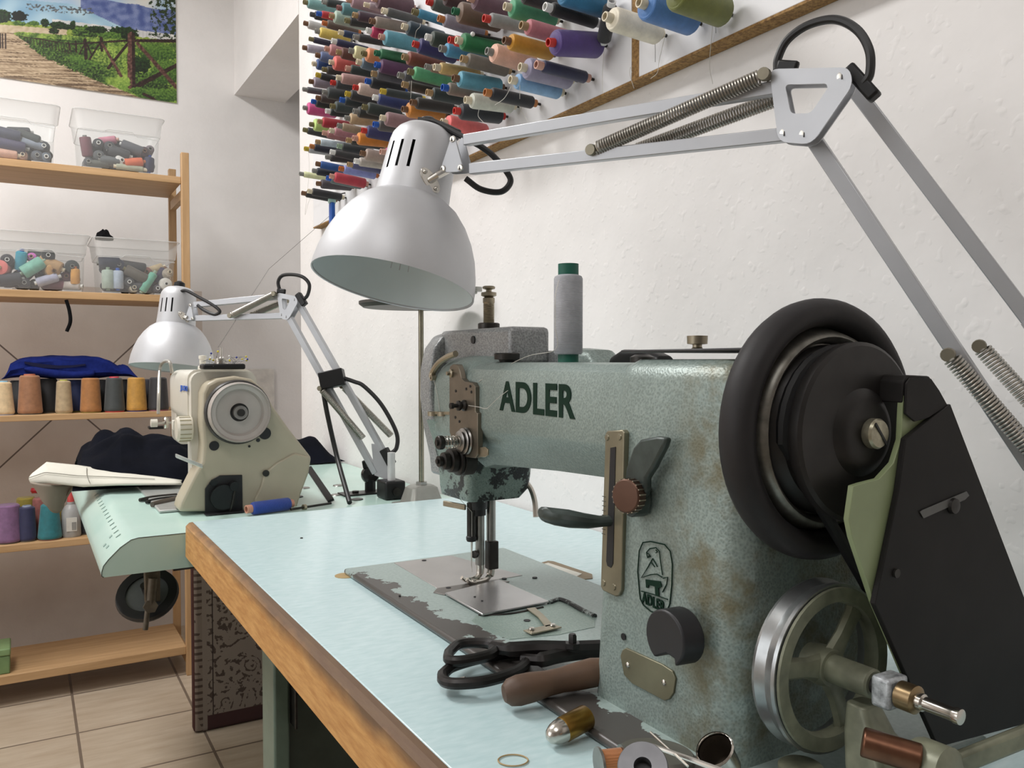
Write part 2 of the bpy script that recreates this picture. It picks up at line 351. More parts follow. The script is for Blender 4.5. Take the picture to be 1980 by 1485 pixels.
SP = [
(2.047,1.917,0.0125,'pale teal','6f9a98','olive'), (1.898,1.863,0.0093,'green-black','222b2c','grey'), (1.793,1.811,0.0131,'muted teal','55848a','mauve'),
(1.624,1.756,0.0069,'pale taupe','a5949a','cream'), (1.991,1.867,0.0097,'dark slate','2b2d30','charcoal'), (1.938,1.850,0.0085,'red','b3282e','blue'),
(1.844,1.812,0.0144,'sage green','9db1a2','tan'), (1.741,1.765,0.0096,'black','222224','olive'), (1.691,1.759,0.0107,'dark plum','3d2a38','tan'),
(2.045,1.865,0.0104,'light grey','b5b3b0','brown'), (1.897,1.814,0.0093,'brown-grey','5a4a40','orange'), (1.592,1.712,0.0106,'taupe','8f8176','brown'),
(1.952,1.814,0.0120,'yellow','d4bc5c','grey'), (1.783,1.754,0.0074,'navy','1f3558','cream'), (1.612,1.700,0.0111,'magenta red','b02a55','white'),
(2.002,1.812,0.0072,'dark indigo','22213a','olive'), (1.831,1.751,0.0081,'dark navy','22264a','white'), (1.688,1.712,0.0085,'slate black','2a2d30','grey'),
(2.055,1.808,0.0100,'lilac grey','a29aa5','brown'), (1.880,1.750,0.0127,'dusty rose','b07a7c','pink'), (1.950,1.757,0.0115,'slate blue','5b6a90','brown'),
(1.798,1.716,0.0122,'brown','5a3328','tan'), (1.716,1.693,0.0135,'pale cream','d3cfa0','grey'), (1.640,1.663,0.0144,'apricot','d0855a','olive'),
(1.730,1.806,0.0145,'mauve','9c7f88','pink'), (1.580,1.752,0.0169,'plum','5c3f4a','pink'), (1.978,1.745,0.0127,'blue','2d4a80','cream'),
(1.849,1.709,0.0158,'coral','cc5f58','cream'), (1.900,1.708,0.0093,'near-black','2e2c2a','olive'), (1.948,1.710,0.0085,'jet black','1c1c1e','yellow'),
(1.738,1.662,0.0096,'bottle green','1f2c2c','pink'), (1.670,1.655,0.0115,'steel blue','5c7080','cream'), (1.799,1.660,0.0117,'faded rose','ac8682','cream'),
(2.003,1.710,0.0123,'grey lilac','8f8490','brown'), (2.057,1.706,0.0076,'dark grey','4a484c','grey'), (1.838,1.660,0.0120,'charcoal','3a3c40','red'),
(1.899,1.656,0.0133,'green-charcoal','33393a','grey'), (1.691,1.608,0.0121,'pale pink','d0b8ac','red'), (1.740,1.608,0.0110,'blue-black','2a2c30','yellow'),
(1.777,1.605,0.0102,'black-teal','1e2a2e','blue'), (1.949,1.656,0.0095,'brown-black','3a2f2c','brown'), (1.985,1.657,0.0112,'jet black','1c1c20','blue'),
(2.055,1.660,0.0152,'bright pink','c64a86','grey'), (1.842,1.608,0.0125,'dark slate green','2f3b3a','olive'), (1.877,1.606,0.0097,'green-black','1e2626','white'),
(1.637,1.553,0.0122,'forest green','26302a','olive'), (1.692,1.558,0.0116,'dark grey','2b2d2a','grey'), (1.745,1.557,0.0119,'beige','b39a78','grey'),
(1.936,1.597,0.0120,'crimson','a0202c','tan'), (2.002,1.606,0.0149,'lime green','b7d07a','olive'), (2.056,1.606,0.0086,'charcoal','2f2f33','olive'),
(1.795,1.553,0.0089,'tan','9f8b74','grey'), (1.849,1.555,0.0096,'rose','b07880','cream'), (1.901,1.562,0.0094,'rose brown','a06a6c','pink'),
(1.954,1.553,0.0079,'pale blue','b8c8d0','tan'), (2.001,1.553,0.0095,'navy black','1c2030','copper'), (2.047,1.557,0.0092,'silver grey','a9abb0','yellow'),
(1.846,1.506,0.0082,'charcoal','303030','white'), (1.796,1.508,0.0094,'dark green','22282a','sage'), (1.735,1.507,0.0087,'dark olive','2a2e2c','tan'),
(1.695,1.502,0.0134,'orange','d08028','pink'), (1.642,1.506,0.0127,'indigo','2c2c5c','red'), (1.650,1.461,0.0123,'taupe','9c8a80','brown'),
(1.686,1.452,0.0094,'grey beige','b0a8a0','white'), (1.879,1.501,0.0090,'black-brown','2e2c2c','grey'), (1.954,1.501,0.0089,'royal blue','1e4f90','brown'),
(1.982,1.490,0.0090,'navy black','1f2430','grey'), (2.092,1.504,0.0075,'pale lemon','dde0b0','grey'), (1.785,1.456,0.0098,'periwinkle','8088c0','orange'),
(1.730,1.454,0.0075,'slate indigo','4a4c70','tan'), (1.850,1.452,0.0118,'red','b03040','pink'), (1.874,1.452,0.0107,'grey-teal','58676a','blue'),
(1.950,1.453,0.0111,'plum grey','443c42','brown'), (2.021,1.448,0.0094,'black','201e22','cream'), (2.073,1.452,0.0085,'black','1e1c1e','brown'),
(1.527,1.709,0.0086,'charcoal grey','474747','cream'), (1.381,1.655,0.0080,'blue','3f87a8','olive'), (1.320,1.650,0.0113,'grey-green','4a514c','red'),
(1.428,1.645,0.0132,'dark petrol','1f3440','cream'), (1.542,1.664,0.0149,'teal','5490a0','pink'), (1.566,1.640,0.0104,'emerald','2b6a44','green'),
(1.379,1.597,0.0136,'deep indigo','26225c','red'), (1.325,1.591,0.0132,'dark green','26352c','white'), (1.274,1.605,0.0107,'grey lilac','8a8692','copper'),
(1.427,1.589,0.0125,'rust brown','7c4030','tan'), (1.268,1.553,0.0115,'sky blue','4c93b8','grey'), (1.291,1.529,0.0095,'ochre','c4a76a','cream'),
(1.565,1.617,0.0138,'purple','50284e','blue'), (1.584,1.605,0.0093,'grey charcoal','55545a','tan'), (1.618,1.600,0.0116,'black','1f1f22','blue'),
(1.402,1.555,0.0119,'mint green','55a070','olive'), (1.327,1.541,0.0070,'taupe','85705c','grey'), (1.448,1.562,0.0105,'dark grey','4f4f55','grey'),
(1.428,1.539,0.0086,'olive brown','3c342c','tan'), (1.537,1.557,0.0076,'black green','1f2a2a','yellow'), (1.577,1.556,0.0114,'navy','26346a','white'),
(1.322,1.495,0.0110,'petrol green','182a2a','tan'), (1.390,1.496,0.0107,'black','26221f','brown'), (1.429,1.494,0.0141,'burnt orange','c07a2a','brown'),
(1.538,1.506,0.0137,'mauve rose','8a6a6c','cream'), (1.576,1.502,0.0118,'dark grey','4a4644','blue'), (1.539,1.440,0.0083,'magenta','b02a80','pink'),
(1.366,1.450,0.0083,'green-black','1e2628','grey'), (1.220,1.598,0.0169,'brown','6b5546','green'), (1.115,1.549,0.0100,'grey','8a8a8a','red'),
(1.208,1.547,0.0140,'green','14703e','cream'), (1.106,1.497,0.0147,'peach','e0b09a','grey'), (1.054,1.496,0.0120,'mustard','c48a1c','brown'),
(1.190,1.512,0.0112,'grey brown','6c655c','tan'), (1.166,1.599,0.0153,'aubergine','5d3f4c','pink'), (1.234,1.556,0.0085,'scarlet','d8382c','red'),
(1.269,1.641,0.0135,'dark maroon','3a2024','brown'), (1.220,1.490,0.0135,'light blue','5a9ab0','brown'), (1.260,1.486,0.0101,'taupe','7c7064','blue'),
(1.112,1.437,0.0097,'blue-black','15181f','copper'), (1.177,1.443,0.0123,'pale grey-green','c4c6ba','cream'), (1.216,1.436,0.0132,'navy black','1c2028','red'),
(1.264,1.430,0.0147,'salmon','e06a68','cream'), (1.036,1.434,0.0114,'pale blue','7fa8d0','cream'), (1.009,1.444,0.0153,'lilac grey','8d88a0','cream'),
(1.052,1.544,0.0139,'sea green','4c9a72','cream'), (0.944,1.504,0.0090,'black','1c1c1c','white'), (1.006,1.501,0.0115,'rose','b87078','tan'),
(0.966,1.434,0.0085,'navy','1c2044','pink'), (0.936,1.454,0.0172,'violet','4a3478','red'), (0.918,1.515,0.0159,'cerulean blue','24719c','tan'),
(1.016,1.548,0.0108,'black','202022','grey'), (0.811,1.444,0.0144,'ivory','e8e0cc','cream'), (0.747,1.437,0.0173,'cornflower blue','4a7ab8','cream'),
(0.697,1.430,0.0174,'olive green','6a7030','cream'), 
]
cols = [s[3] for s in SP]
def rowname(z): return ['bottom', 'second', 'third', 'fourth', 'fifth', 'sixth', 'seventh', 'eighth', 'ninth', 'tenth'][min(9, max(0, round((z-1.45)/.0515)))]
used = {}
for i, (y, z, r, cn, hx, core) in enumerate(SP):
    row = rowname(z)
    same = [s for s in SP if rowname(s[1]) == row]; same.sort(key=lambda s: -s[0]); k = same.index(SP[i])
    nb = ('left of %s' % same[k+1][3]) if k+1 < len(same) else ('right of %s' % same[k-1][3] if k else 'alone')
    lab = '%s spool with %s tube end, %s rack row, %s' % (cn, core, row, nb)
    if lab in used and k: lab = '%s spool with %s tube end, %s rack row, right of %s' % (cn, core, row, same[k-1][3])
    used[lab] = 1
    tilt = rnd.uniform(-.05, .10) if y > 1.05 else 0.03
    if cn == 'violet': tilt = -.15
    ax = V((-1, rnd.uniform(-.04, .04), tilt)).normalized()
    tip = V((.607, y, z)); L = .093+rnd.uniform(-.002, .001)
    base = tip-ax*L
    spool('thread_spool', base, ax, L, r, hx, CORES[core], lab, 'thread spool', 'thread spools on the wall rack')
    pe = base-ax*.05
    k2 = (RX-.004-base.x)/(-ax.x) if ax.x else 0
    MB().cyl(base+ax*.03, base+ax*((RX+.002-base.x)/ax.x), .0022, seg=8).done('peg', DSTEEL, pegs)
# an empty peg with a white tip and a spool hanging askew
pp = px(914, 66, .63)
MB().cyl(pp, V((RX+.002, pp.y, pp.z+.002)), .0022, seg=8).done('peg', DSTEEL, pegs)
MB().ball(pp, .0038).done('peg_tip', mat('white_plastic', 'dcdcd8', .4), pegs, label='white peg tip')
spool('thread_spool', px(1166, 84, .688), V((-.35, -.8, .62)), .062, .0098, '17171c', 'd8d8d8', 'short black spool hanging askew behind the violet spool', 'thread spool', 'thread spools on the wall rack')
# loose thread ends hanging from the spools
TH = mat('loose_thread', 'c9c6be', .7); TH2 = mat('loose_dark_thread', '6e6c68', .7)
def strand(lab, pts, m_, r=.00035):
    tag(MB().tube(bez(pts, 10), r, 5).done('loose_thread', m_), lab, 'thread')
strand('pale loose thread below the ivory spool by the panel seam', [px(1222, 140, .70), px(1217, 165, .68), px(1219, 147, .694), px(1225, 168, .69)][:1]+[px(1219, 130, .70), px(1218, 145, .699), px(1226, 171, .70)], TH)
strand('pale loose thread curling below the cornflower blue spool', [px(1287, 65, .69), px(1275, 115, .70), px(1271, 140, .70), px(1258, 152, .70)], TH)
strand('pale loose thread below the violet spool', [px(1168, 98, .69), px(1165, 140, .70), px(1165, 180, .70)], TH)
strand('long pale loose thread below the olive green spool', [px(1380, 15, .69), px(1377, 60, .70), px(1372, 125, .71), px(1378, 162, .71)], TH)
strand('dark loose thread hanging straight under the olive green spool', [px(1384, 22, .69), px(1384, 45, .70), px(1384, 64, .70)], TH2)
strand('dark loose thread under the ivory spool base', [px(1266, 70, .69), px(1267, 95, .70), px(1267, 120, .70)], TH2)
strand('pale loose thread crossing the pale grey-green spool', [px(988, 168, .602), px(975, 190, .6), px(957, 203, .6)], TH, .0004)
strand('pale loose thread hanging past the pale blue spool', [px(1005, 165, .60), px(1005, 190, .66), px(1004, 205, .69), px(1013, 222, .70), px(1020, 236, .70)], TH)
strand('pair of thread tails over the navy black spool', [px(926, 212, .597), px(925, 225, .598), px(936, 238, .6)], TH)
strand('pale thread looping down the petrol blue spool', [px(813, 45, .598), px(812, 52, .592), px(805, 60, .59), px(802, 75, .598)], TH)
strand('pale thread hanging between the olive and brown spools', [px(796, 156, .594), px(795, 175, .59), px(794, 190, .593)], TH)
strand('loop of pale thread hanging below the pale lemon spool', [px(596, 290, .67), px(598, 325, .68), px(594, 375, .69), px(590, 415, .7), px(597, 390, .69), px(606, 373, .68)], TH)
# blue clip hanging from the rack
t = thing('hanging_clip', 'blue metal clip hanging under the lowest black spools of the rack', 'clip', px(642, 400, .67))
c0 = px(642, 412, .67)
BLUE = mat('blue_enamel', '1c55a8', .35)
MB().box(c0+V((-.006, -.010, -.032)), c0+V((.006, .010, .026))).done('jaw', BLUE, t, bev=.004)
MB().cyl(c0+V((-.008, 0, .03)), c0+V((.008, 0, .03)), .007).done('hinge', mat('pale_green_plastic', 'a9c8c0', .4), t)
MB().tube([c0+V((0, .004, .034)), c0+V((.02, .004, .05)), V((RX+.002, c0.y+.004, c0.z+.055))], .0015, 6).done('hook', DSTEEL, t)
# ================================================================ wooden shelf unit
m, nt, b = newmat('pine'); tc = N(nt, 'ShaderNodeTexCoord'); mp = N(nt, 'ShaderNodeMapping'); mp.inputs['Scale'].default_value = (3, 40, 40)
nt.links.new(tc.outputs['Object'], mp.inputs[0]); f = noise_of(nt, 1.5, 4, .6, mp.outputs[0])
nt.links.new(mixc(nt, ramp(nt, f, .3, .7), lin('b08c62'), lin('c8a378')), b.inputs['Base Color']); b.inputs['Roughness'].default_value = .55
PINE = m
m, nt, b = newmat('pine_post'); tc = N(nt, 'ShaderNodeTexCoord'); mp = N(nt, 'ShaderNodeMapping'); mp.inputs['Scale'].default_value = (40, 40, 3)
nt.links.new(tc.outputs['Object'], mp.inputs[0]); f = noise_of(nt, 1.5, 4, .6, mp.outputs[0])
nt.links.new(mixc(nt, ramp(nt, f, .3, .7), lin('b08c62'), lin('c8a378')), b.inputs['Base Color']); b.inputs['Roughness'].default_value = .55
POST = m
SH = thing('shelf_unit', 'pale pine shelf unit with five boards against the back wall', 'shelf', (.1, 2.99, 0))
XL = -.62
for x0 in (.443, XL):
    MB().box((x0, 2.845, 0), (x0+.024, 2.869, 1.70)).done('post', POST, SH, bev=.002)
    MB().box((x0, 3.11, 0), (x0+.024, 3.134, 1.70)).done('post', POST, SH, bev=.002)
    for zz in (.06, .45, .835, 1.195, 1.585):
        MB().box((x0+.003, 2.869, zz-.03), (x0+.021, 3.11, zz)).done('side_rail', POST, SH, bev=.001)
SHZ = [(1.600, 1.622), (1.218, 1.240), (.850, .868), (.463, .484), (.070, .096)]
for z0, z1 in SHZ:
    MB().box((XL+.024, 2.852, z0), (.443, 3.128, z1)).done('shelf_board', PINE, SH, bev=.0015)
# ---- plastic bins with spools
m, nt, b = newmat('clear_plastic'); nt.nodes.remove(b)
tr = N(nt, 'ShaderNodeBsdfTransparent'); tr.inputs[0].default_value = (.93, .94, .94, 1)
pb = N(nt, 'ShaderNodeBsdfPrincipled'); pb.inputs['Base Color'].default_value = (.80, .80, .80, 1); pb.inputs['Roughness'].default_value = .22
mx = N(nt, 'ShaderNodeMixShader'); mx.inputs[0].default_value = .13
nt.links.new(tr.outputs[0], mx.inputs[1]); nt.links.new(pb.outputs[0], mx.inputs[2]); nt.links.new(mx.outputs[0], nt.nodes['Material Output'].inputs[0])
CLEAR = m
m, nt, b = newmat('frosted_plastic'); nt.nodes.remove(b)
tr = N(nt, 'ShaderNodeBsdfTransparent'); tr.inputs[0].default_value = (.93, .94, .94, 1)
pb = N(nt, 'ShaderNodeBsdfPrincipled'); pb.inputs['Base Color'].default_value = (.82, .82, .81, 1); pb.inputs['Roughness'].default_value = .35
mx = N(nt, 'ShaderNodeMixShader'); mx.inputs[0].default_value = .36
nt.links.new(tr.outputs[0], mx.inputs[1]); nt.links.new(pb.outputs[0], mx.inputs[2]); nt.links.new(mx.outputs[0], nt.nodes['Material Output'].inputs[0])
FROST = m
def rloop(x0, x1, y0, y1, r, z): return [V((x, y, z)) for x, y in rrect(x0, y0, x1, y1, r, 4)]
def bin_(x0, x1, z0, h, label, y0=2.874, y1=3.10):
    t = thing('plastic_bin', label, 'storage bin', ((x0+x1)/2, 2.99, z0), 'clear plastic bins of thread on the shelf')
    zi = z0+.006; f = .010
    L = [rloop(x0, x1, y0, y1, .014, zi), rloop(x0-f*.5, x1+f*.5, y0-f*.5+.004, y1+f*.5, .016, z0+h*.68)]
    MB().loft(L, cap=False).done('bin_body', CLEAR, t)
    b_ = MB(); b_.face(b_.vs(rloop(x0, x1, y0, y1, .014, zi))); b_.done('bin_floor', CLEAR, t)
    L = [rloop(x0-f*.9, x1+f*.9, y0-f*.9+.004, y1+f*.9, .018, z0+h*.68), rloop(x0-f*1.5, x1+f*1.5, y0-f*1.3+.004, y1+f*1.3, .02, z0+h*.95), rloop(x0-f*2.0, x1+f*2.0, y0-f*1.8+.004, y1+f*1.8, .022, z0+h)]
    MB().loft(L, cap=False).done('bin_rim', FROST, t, label='frosted upper rim')
    MB().tube(rloop(x0-f*2.05, x1+f*2.05, y0-f*1.85+.004, y1+f*1.85, .022, z0+h), .0017, 6, closed=True).done('rim_edge', FROST, t)
    MB().tube(rloop(x0-f*.7, x1+f*.7, y0-f*.7+.004, y1+f*.7, .017, z0+h*.68), .0011, 6, closed=True).done('rim_edge', FROST, t)
    mid = (x0+x1)/2; w_ = (x1-x0)
    # stepped moulding line across the front
    yy = y0-.0065
    MB().tube([(x0-.004, yy+.002, z0+h*.66), (mid-w_*.22, yy+.002, z0+h*.66), (mid-w_*.16, yy, z0+h*.71), (mid+w_*.16, yy, z0+h*.71), (mid+w_*.22, yy+.002, z0+h*.64), (x1+.004, yy+.002, z0+h*.62)], .0013, 6).done('moulding', FROST, t)
    for xa in (x0+.004, x1-.058):
        for ya in (y0-.004, y1-.03):
            MB().box((xa, ya, z0), (xa+.054, ya+.034, z0+.0055)).done('foot', FROST, t, bev=.0015)
    return t
BIN1 = bin_(-.118, .084, 1.622, .176, 'clear bin of dark and navy spools on the top board at the photo edge')
BIN2 = bin_(.158, .378, 1.622, .178, 'clear bin on the top board with a white cone and an orange spool')
BIN3 = bin_(-.085, .160, 1.240, .174, 'clear bin on the second board with turquoise, tan and coral spools')
BIN4 = bin_(.207, .420, 1.240, .172, 'clear bin on the second board with two pale spools upright at its left')
def fill(x0, zf, items, where):
    # items: (x offset, z offset, y, axis, r, L, hex, core, words)
    for (xo, zo, yo, ax, r, L, hx, co, words) in items:
        a = V(ax).normalized(); c = V((x0+xo, yo, zf+zo))
        r *= 1.2; L *= 1.08; zo += .002
        spool('thread_spool', c-a*L/2, a, L, r, hx, CORES[co], words+' '+where, 'thread spool', 'loose spools in the clear bins', core_r=.006)
YF = 2.874
def backfill(x0, x1, zf, where, tones, n=20):
    # the deeper layers that show as dark ends and sides between the front spools
    for k in range(n):
        row = k//7; c = V((x0+.022+(x1-x0-.04)*((k % 7)+.5*(row % 2))/6.6, 2.955+rnd.uniform(-.006, .02), zf+.016+row*.028+rnd.uniform(-.003, .004)))
        a = V((rnd.uniform(-.5, .5), -1, rnd.uniform(-.1, .2))).normalized(); L = .07
        spool('thread_spool', c-a*L/2, a, L, .0145, tones[k % len(tones)], CORES['grey'], 'dark spool half hidden behind the front spools '+where, 'thread spool', 'hidden spools '+where)
FR = (0, -1, .05)
backfill(.158, .378, 1.631, 'in the bin with the white cone', ['34383c', '2b2e33', '46413f', '3a4642', '4a3038'])
w2 = 'in the bin with the white cone'
fill(.158, 1.631, [
 (.018, .062, YF+.032, (.15, .1, -1), .014, .068, '6b3440', 'grey', 'maroon spool standing at the left end'),
 (.022, .014, YF+.045, FR, .012, .07, '3a3d42', 'grey', 'charcoal spool lying at the lower left'),
 (.050, .075, YF+.045, FR, .013, .07, '2c2e33', 'white', 'black spool end high at the left'),
 (.052, .038, YF+.047, FR, .014, .07, '454a4c', 'grey', 'slate spool facing forward in the left half'),
 (.050, .012, YF+.024, (1, 0, .1), .011, .07, '4b4e45', 'olive', 'olive grey spool lying flat at the lower left'),
 (.082, .070, YF+.045, FR, .0135, .07, '34383c', 'grey', 'dark grey spool facing forward in the middle'),
 (.080, .095, YF+.05, (1, -.3, .2), .011, .06, 'c07a8c', 'pink', 'pink spool lying on top'),
 (.108, .088, YF+.06, (1, -.2, -.25), .013, .07, '3c4246', 'white', 'slate black spool lying on top in the middle'),
 (.110, .054, YF+.022, (1, 0, -.25), .014, .07, '2f3236', 'white', 'black spool leaning in the middle'),
 (.084, .026, YF+.022, (1, 0, -.05), .012, .065, '565b5c', 'grey', 'mid grey spool below the middle'),
 (.150, .075, YF+.03, (1, -.2, -.35), .014, .075, '54565c', 'white', 'grey spool sloping down with a white end'),
 (.182, .066, YF+.045, FR, .014, .07, '4a3a42', 'brown', 'plum grey spool facing forward at the right'),
 (.165, .034, YF+.047, (1, 0, .1), .012, .07, '38443f', 'grey', 'green-grey spool behind the orange one'),
 (.112, .033, YF+.034, (.15, -1, -.1), .0155, .055, 'e2e0dc', 'white', 'white cone facing forward'),
 (.152, .029, YF+.018, (1, 0, .18), .012, .062, 'd9683a', 'orange', 'orange spool lying at the front'),
 (.196, .030, YF+.024, (.05, 0, 1), .013, .052, '23284a', 'blue', 'navy spool standing at the lower right'),
 (.140, .010, YF+.016, (1, 0, -.02), .008, .09, 'a9ac96', 'cream', 'pale green spool lying on the floor'),
 (.200, .078, YF+.05, FR, .011, .06, '7d7078', 'grey', 'mauve grey spool end at the right edge'),
], w2)
backfill(-.118, .084, 1.631, 'in the upper bin at the photo edge', ['2a2d3c', '24282c', '3a3c44'], 14)
w1 = 'in the upper bin at the photo edge'
fill(-.118, 1.631, [
 (.085, .070, YF+.022, (1, 0, -.15), .016, .08, '2a2d44', 'grey', 'navy spool lying on top'),
 (.095, .038, YF+.020, (1, 0, -.12), .016, .085, '2c2448', 'grey', 'dark violet spool lying in the middle'),
 (.080, .013, YF+.018, (1, 0, -.05), .012, .07, 'c79a84', 'cream', 'peach spool lying on the floor'),
 (.140, .070, YF+.03, (1, -.2, -.3), .014, .07, '2e3633', 'grey', 'green-black spool lying on top'),
 (.150, .050, YF+.022, (1, 0, -.2), .010, .07, '7e8794', 'white', 'blue-grey spool with a white end'),
 (.178, .046, YF+.045, FR, .014, .07, '2b2f33', 'white', 'black spool facing forward at the right'),
 (.160, .016, YF+.045, FR, .014, .07, '4a5058', 'grey', 'slate spool facing forward at the floor'),
 (.184, .015, YF+.045, FR, .0125, .07, '5a646e', 'white', 'blue-grey spool facing forward at the right corner'),
 (.122, .013, YF+.045, FR, .012, .07, 'b08c78', 'cream', 'tan spool end on the floor'),
 (.115, .090, YF+.06, (1, 0, .1), .013, .07, '24282c', 'grey', 'jet black spool lying at the back'),
], w1)
backfill(-.085, .160, 1.249, 'in the bin with the turquoise spool', ['2b2d32', '3c3034', '303a3a', '44403c'])
w3 = 'in the bin with the turquoise spool'
fill(-.085, 1.249, [
 (.045, .080, YF+.045, FR, .015, .07, '2b2a30', 'white', 'black spool end at the upper left'),
 (.030, .056, YF+.034, (-.2, -1, .05), .019, .06, 'd5706a', 'tan', 'coral cone facing forward'),
 (.012, .036, YF+.02, (.1, 0, 1), .012, .07, 'd06a72', 'pink', 'salmon spool standing at the left edge'),
 (.052, .024, YF+.022, (1, 0, .1), .016, .07, '26262e', 'grey', 'jet black spool lying low at the left'),
 (.080, .083, YF+.030, (.12, -.2, 1), .013, .065, '37a0b8', 'blue', 'turquoise spool standing'),
 (.112, .064, YF+.020, (1, 0, .72), .0165, .075, '7ab5a2', 'sage', 'sea green spool leaning'),
 (.128, .098, YF+.055, (1, 0, -.2), .015, .07, '2e3235', 'grey', 'slate black spool lying at the back'),
 (.112, .094, YF+.05, (-.2, -1, .1), .011, .05, 'c860b8', 'pink', 'pink-violet spool end'),
 (.152, .100, YF+.045, FR, .016, .07, '26292b', 'white', 'black spool facing forward at the top'),
 (.160, .074, YF+.030, (1, -.3, -.45), .017, .075, 'b08c60', 'cream', 'light brown spool leaning behind the tan cone'),
 (.160, .057, YF+.034, (.25, -1, -.1), .0175, .055, 'b98f5a', 'brown', 'tan cone facing forward'),
 (.150, .028, YF+.020, (1, 0, .38), .012, .07, 'a8a8bc', 'white', 'lavender silver spool leaning'),
 (.170, .014, YF+.045, (1, -.3, .1), .013, .07, '6e3444', 'pink', 'burgundy spool lying low'),
 (.088, .014, YF+.045, FR, .014, .07, '33353c', 'grey', 'dark slate spool facing forward on the floor'),
 (.216, .070, YF+.045, FR, .017, .07, '2d3434', 'grey', 'green-black spool facing forward at the right'),
 (.224, .042, YF+.020, (.02, 0, 1), .011, .055, 'd59a48', 'orange', 'amber spool standing at the right'),
 (.200, .040, YF+.05, FR, .013, .06, '54303c', 'brown', 'wine spool end at the right'),
 (.215, .013, YF+.03, (1, -.4, -.05), .012, .06, 'c2b8b0', 'white', 'pale grey spool lying at the lower right'),
], w3)
backfill(.207, .420, 1.249, 'in the bin with two upright pale spools', ['2a2c34', '3a3634', '33303c', '2e3230'])
w4 = 'in the bin with two upright pale spools'
fill(.207, 1.249, [
 (.023, .038, YF+.019, (0, 0, 1), .0150, .068, 'a9b8ac', 'sage', 'pale grey-green spool standing'),
 (.051, .038, YF+.019, (0, 0, 1), .0140, .066, 'b0bccc', 'blue', 'pale blue spool standing'),
 (.030, .090, YF+.030, (1, 0, .1), .016, .07, '242a3e', 'grey', 'navy spool lying over the pale spools'),
 (.055, .084, YF+.045, FR, .015, .06, '2a3046', 'grey', 'dark blue spool end over the pale spools'),
 (.100, .080, YF+.040, (1, 0, -.1), .016, .085, '2c2c2e', 'grey', 'black spool lying at the top'),
 (.106, .056, YF+.022, (1, 0, -.5), .014, .08, '5a5348', 'olive', 'olive brown spool leaning'),
 (.084, .030, YF+.045, FR, .013, .07, '3c3e42', 'white', 'charcoal spool facing forward with a white end'),
 (.098, .013, YF+.045, FR, .012, .07, 'ccc6b0', 'cream', 'cream spool facing forward on the floor'),
 (.140, .034, YF+.018, (.62, 0, 1), .0105, .080, '6fb49c', 'sage', 'mint spool leaning'),
 (.136, .066, YF+.05, FR, .014, .06, '8a5a50', 'brown', 'reddish brown spool end'),
 (.165, .078, YF+.045, (1, 0, .4), .012, .06, 'b9a684', 'cream', 'beige spool lying high at the right'),
 (.180, .060, YF+.04, (.6, -.2, 1), .013, .06, '3a3350', 'brown', 'dark violet spool leaning at the right'),
 (.112, .018, YF+.024, (1, 0, .2), .011, .05, '34363a', 'grey', 'slate spool lying behind the mint one'),
 (.190, .030, YF+.033, (.1, -1, 0), .0165, .055, 'd9d6cf', 'white', 'white cone facing forward'),
 (.168, .014, YF+.045, FR, .011, .06, '4b4650', 'white', 'grey violet spool end on the floor'),
 (.196, .064, YF+.03, (.3, -1, .2), .013, .05, 'b8ac9c', 'cream', 'pale beige spool end at the right'),
], w4)
# black tuft of cloth on the last bin, hanging strap
m_ = mat('black_cloth', '101012', .9, 0, .2, 60, .5, 400, spec=.1)
def tuft(i, j):
    a = i*2*math.pi; b_ = j*math.pi/2
    r = .024*(1+.25*mnoise.noise(V((math.cos(a)*2, math.sin(a)*2, j*3))))
    return V((.222+math.cos(a)*math.cos(b_)*r*1.05, 2.90+math.sin(a)*math.cos(b_)*r*.9, 1.409+math.sin(b_)*r*1.2))
tag(MB().grid(tuft, 20, 8).done('cloth_scrap', m_), 'black scrap of cloth heaped on the rim of the right-hand lower bin', 'cloth')
tag(MB().tube(bez([py(128, 580, 2.86), py(134, 600, 2.858), py(136, 622, 2.856), py(129, 641, 2.855)], 6), .0052, 8).done('strap', m_), 'black strap hanging from the second shelf board', 'strap')
# ================================================================ things on the lower shelf boards
def cone(base, r0, r1, h, hx, label, top=None, bot=None, cat='thread cone', group='thread cones on the shelf'):
    t = thing('thread_cone', label, cat, base, group)
    MB().lathe((0, 0, 0), (0, 0, 1), [(0, .004), (r0-.002, .004), (r0, .008), (r0*.98, h*.12), (r1, h*.93), (r1-.004, h*.965), (0, h*.965)], 26).done('thread', thread_mat(hx), t, local=True)
    if top: MB().lathe((0, 0, 0), (0, 0, 1), [(r1*.62, h*.95), (r1*.55, h), (r1*.38, h), (r1*.36, h*.95)], 18).done('cone_tip', mat('cone_'+top, top, .5), t, local=True)
    MB().lathe((0, 0, 0), (0, 0, 1), [(0, 0), (r0*.92, 0), (r0*.92, .0045), (0, .0045)], 20).done('cone_foot', mat('cone_'+(bot or '5c5448'), bot or '5c5448', .6), t, local=True)
z3 = .868
cone((-.056, 2.893, z3), .030, .022, .102, 'd8bd94', 'cream thread cone with a pale blue tip at the photo edge', '86b4cc', '9a9aa2')
cone((.013, 2.896, z3), .034, .027, .122, '9a6a48', 'large brown thread cone, second from the photo edge', 'b0674a')
cone((.103, 2.892, z3), .0245, .0195, .104, 'b09a78', 'beige thread cone with a yellow-green tip', 'a8a850', '9a8a66')
cone((.177, 2.894, z3), .031, .0255, .112, 'a8703a', 'orange-brown thread cone right of the beige one', None, '7d6b2c')
cone((.244, 2.893, z3), .031, .024, .112, '3a3f3f', 'dark slate thread cone with a red tip', 'c8404c', 'b03a34')
cone((.308, 2.894, z3), .0315, .026, .112, 'c08e3c', 'golden thread cone right of the slate one', None, '3a3060')
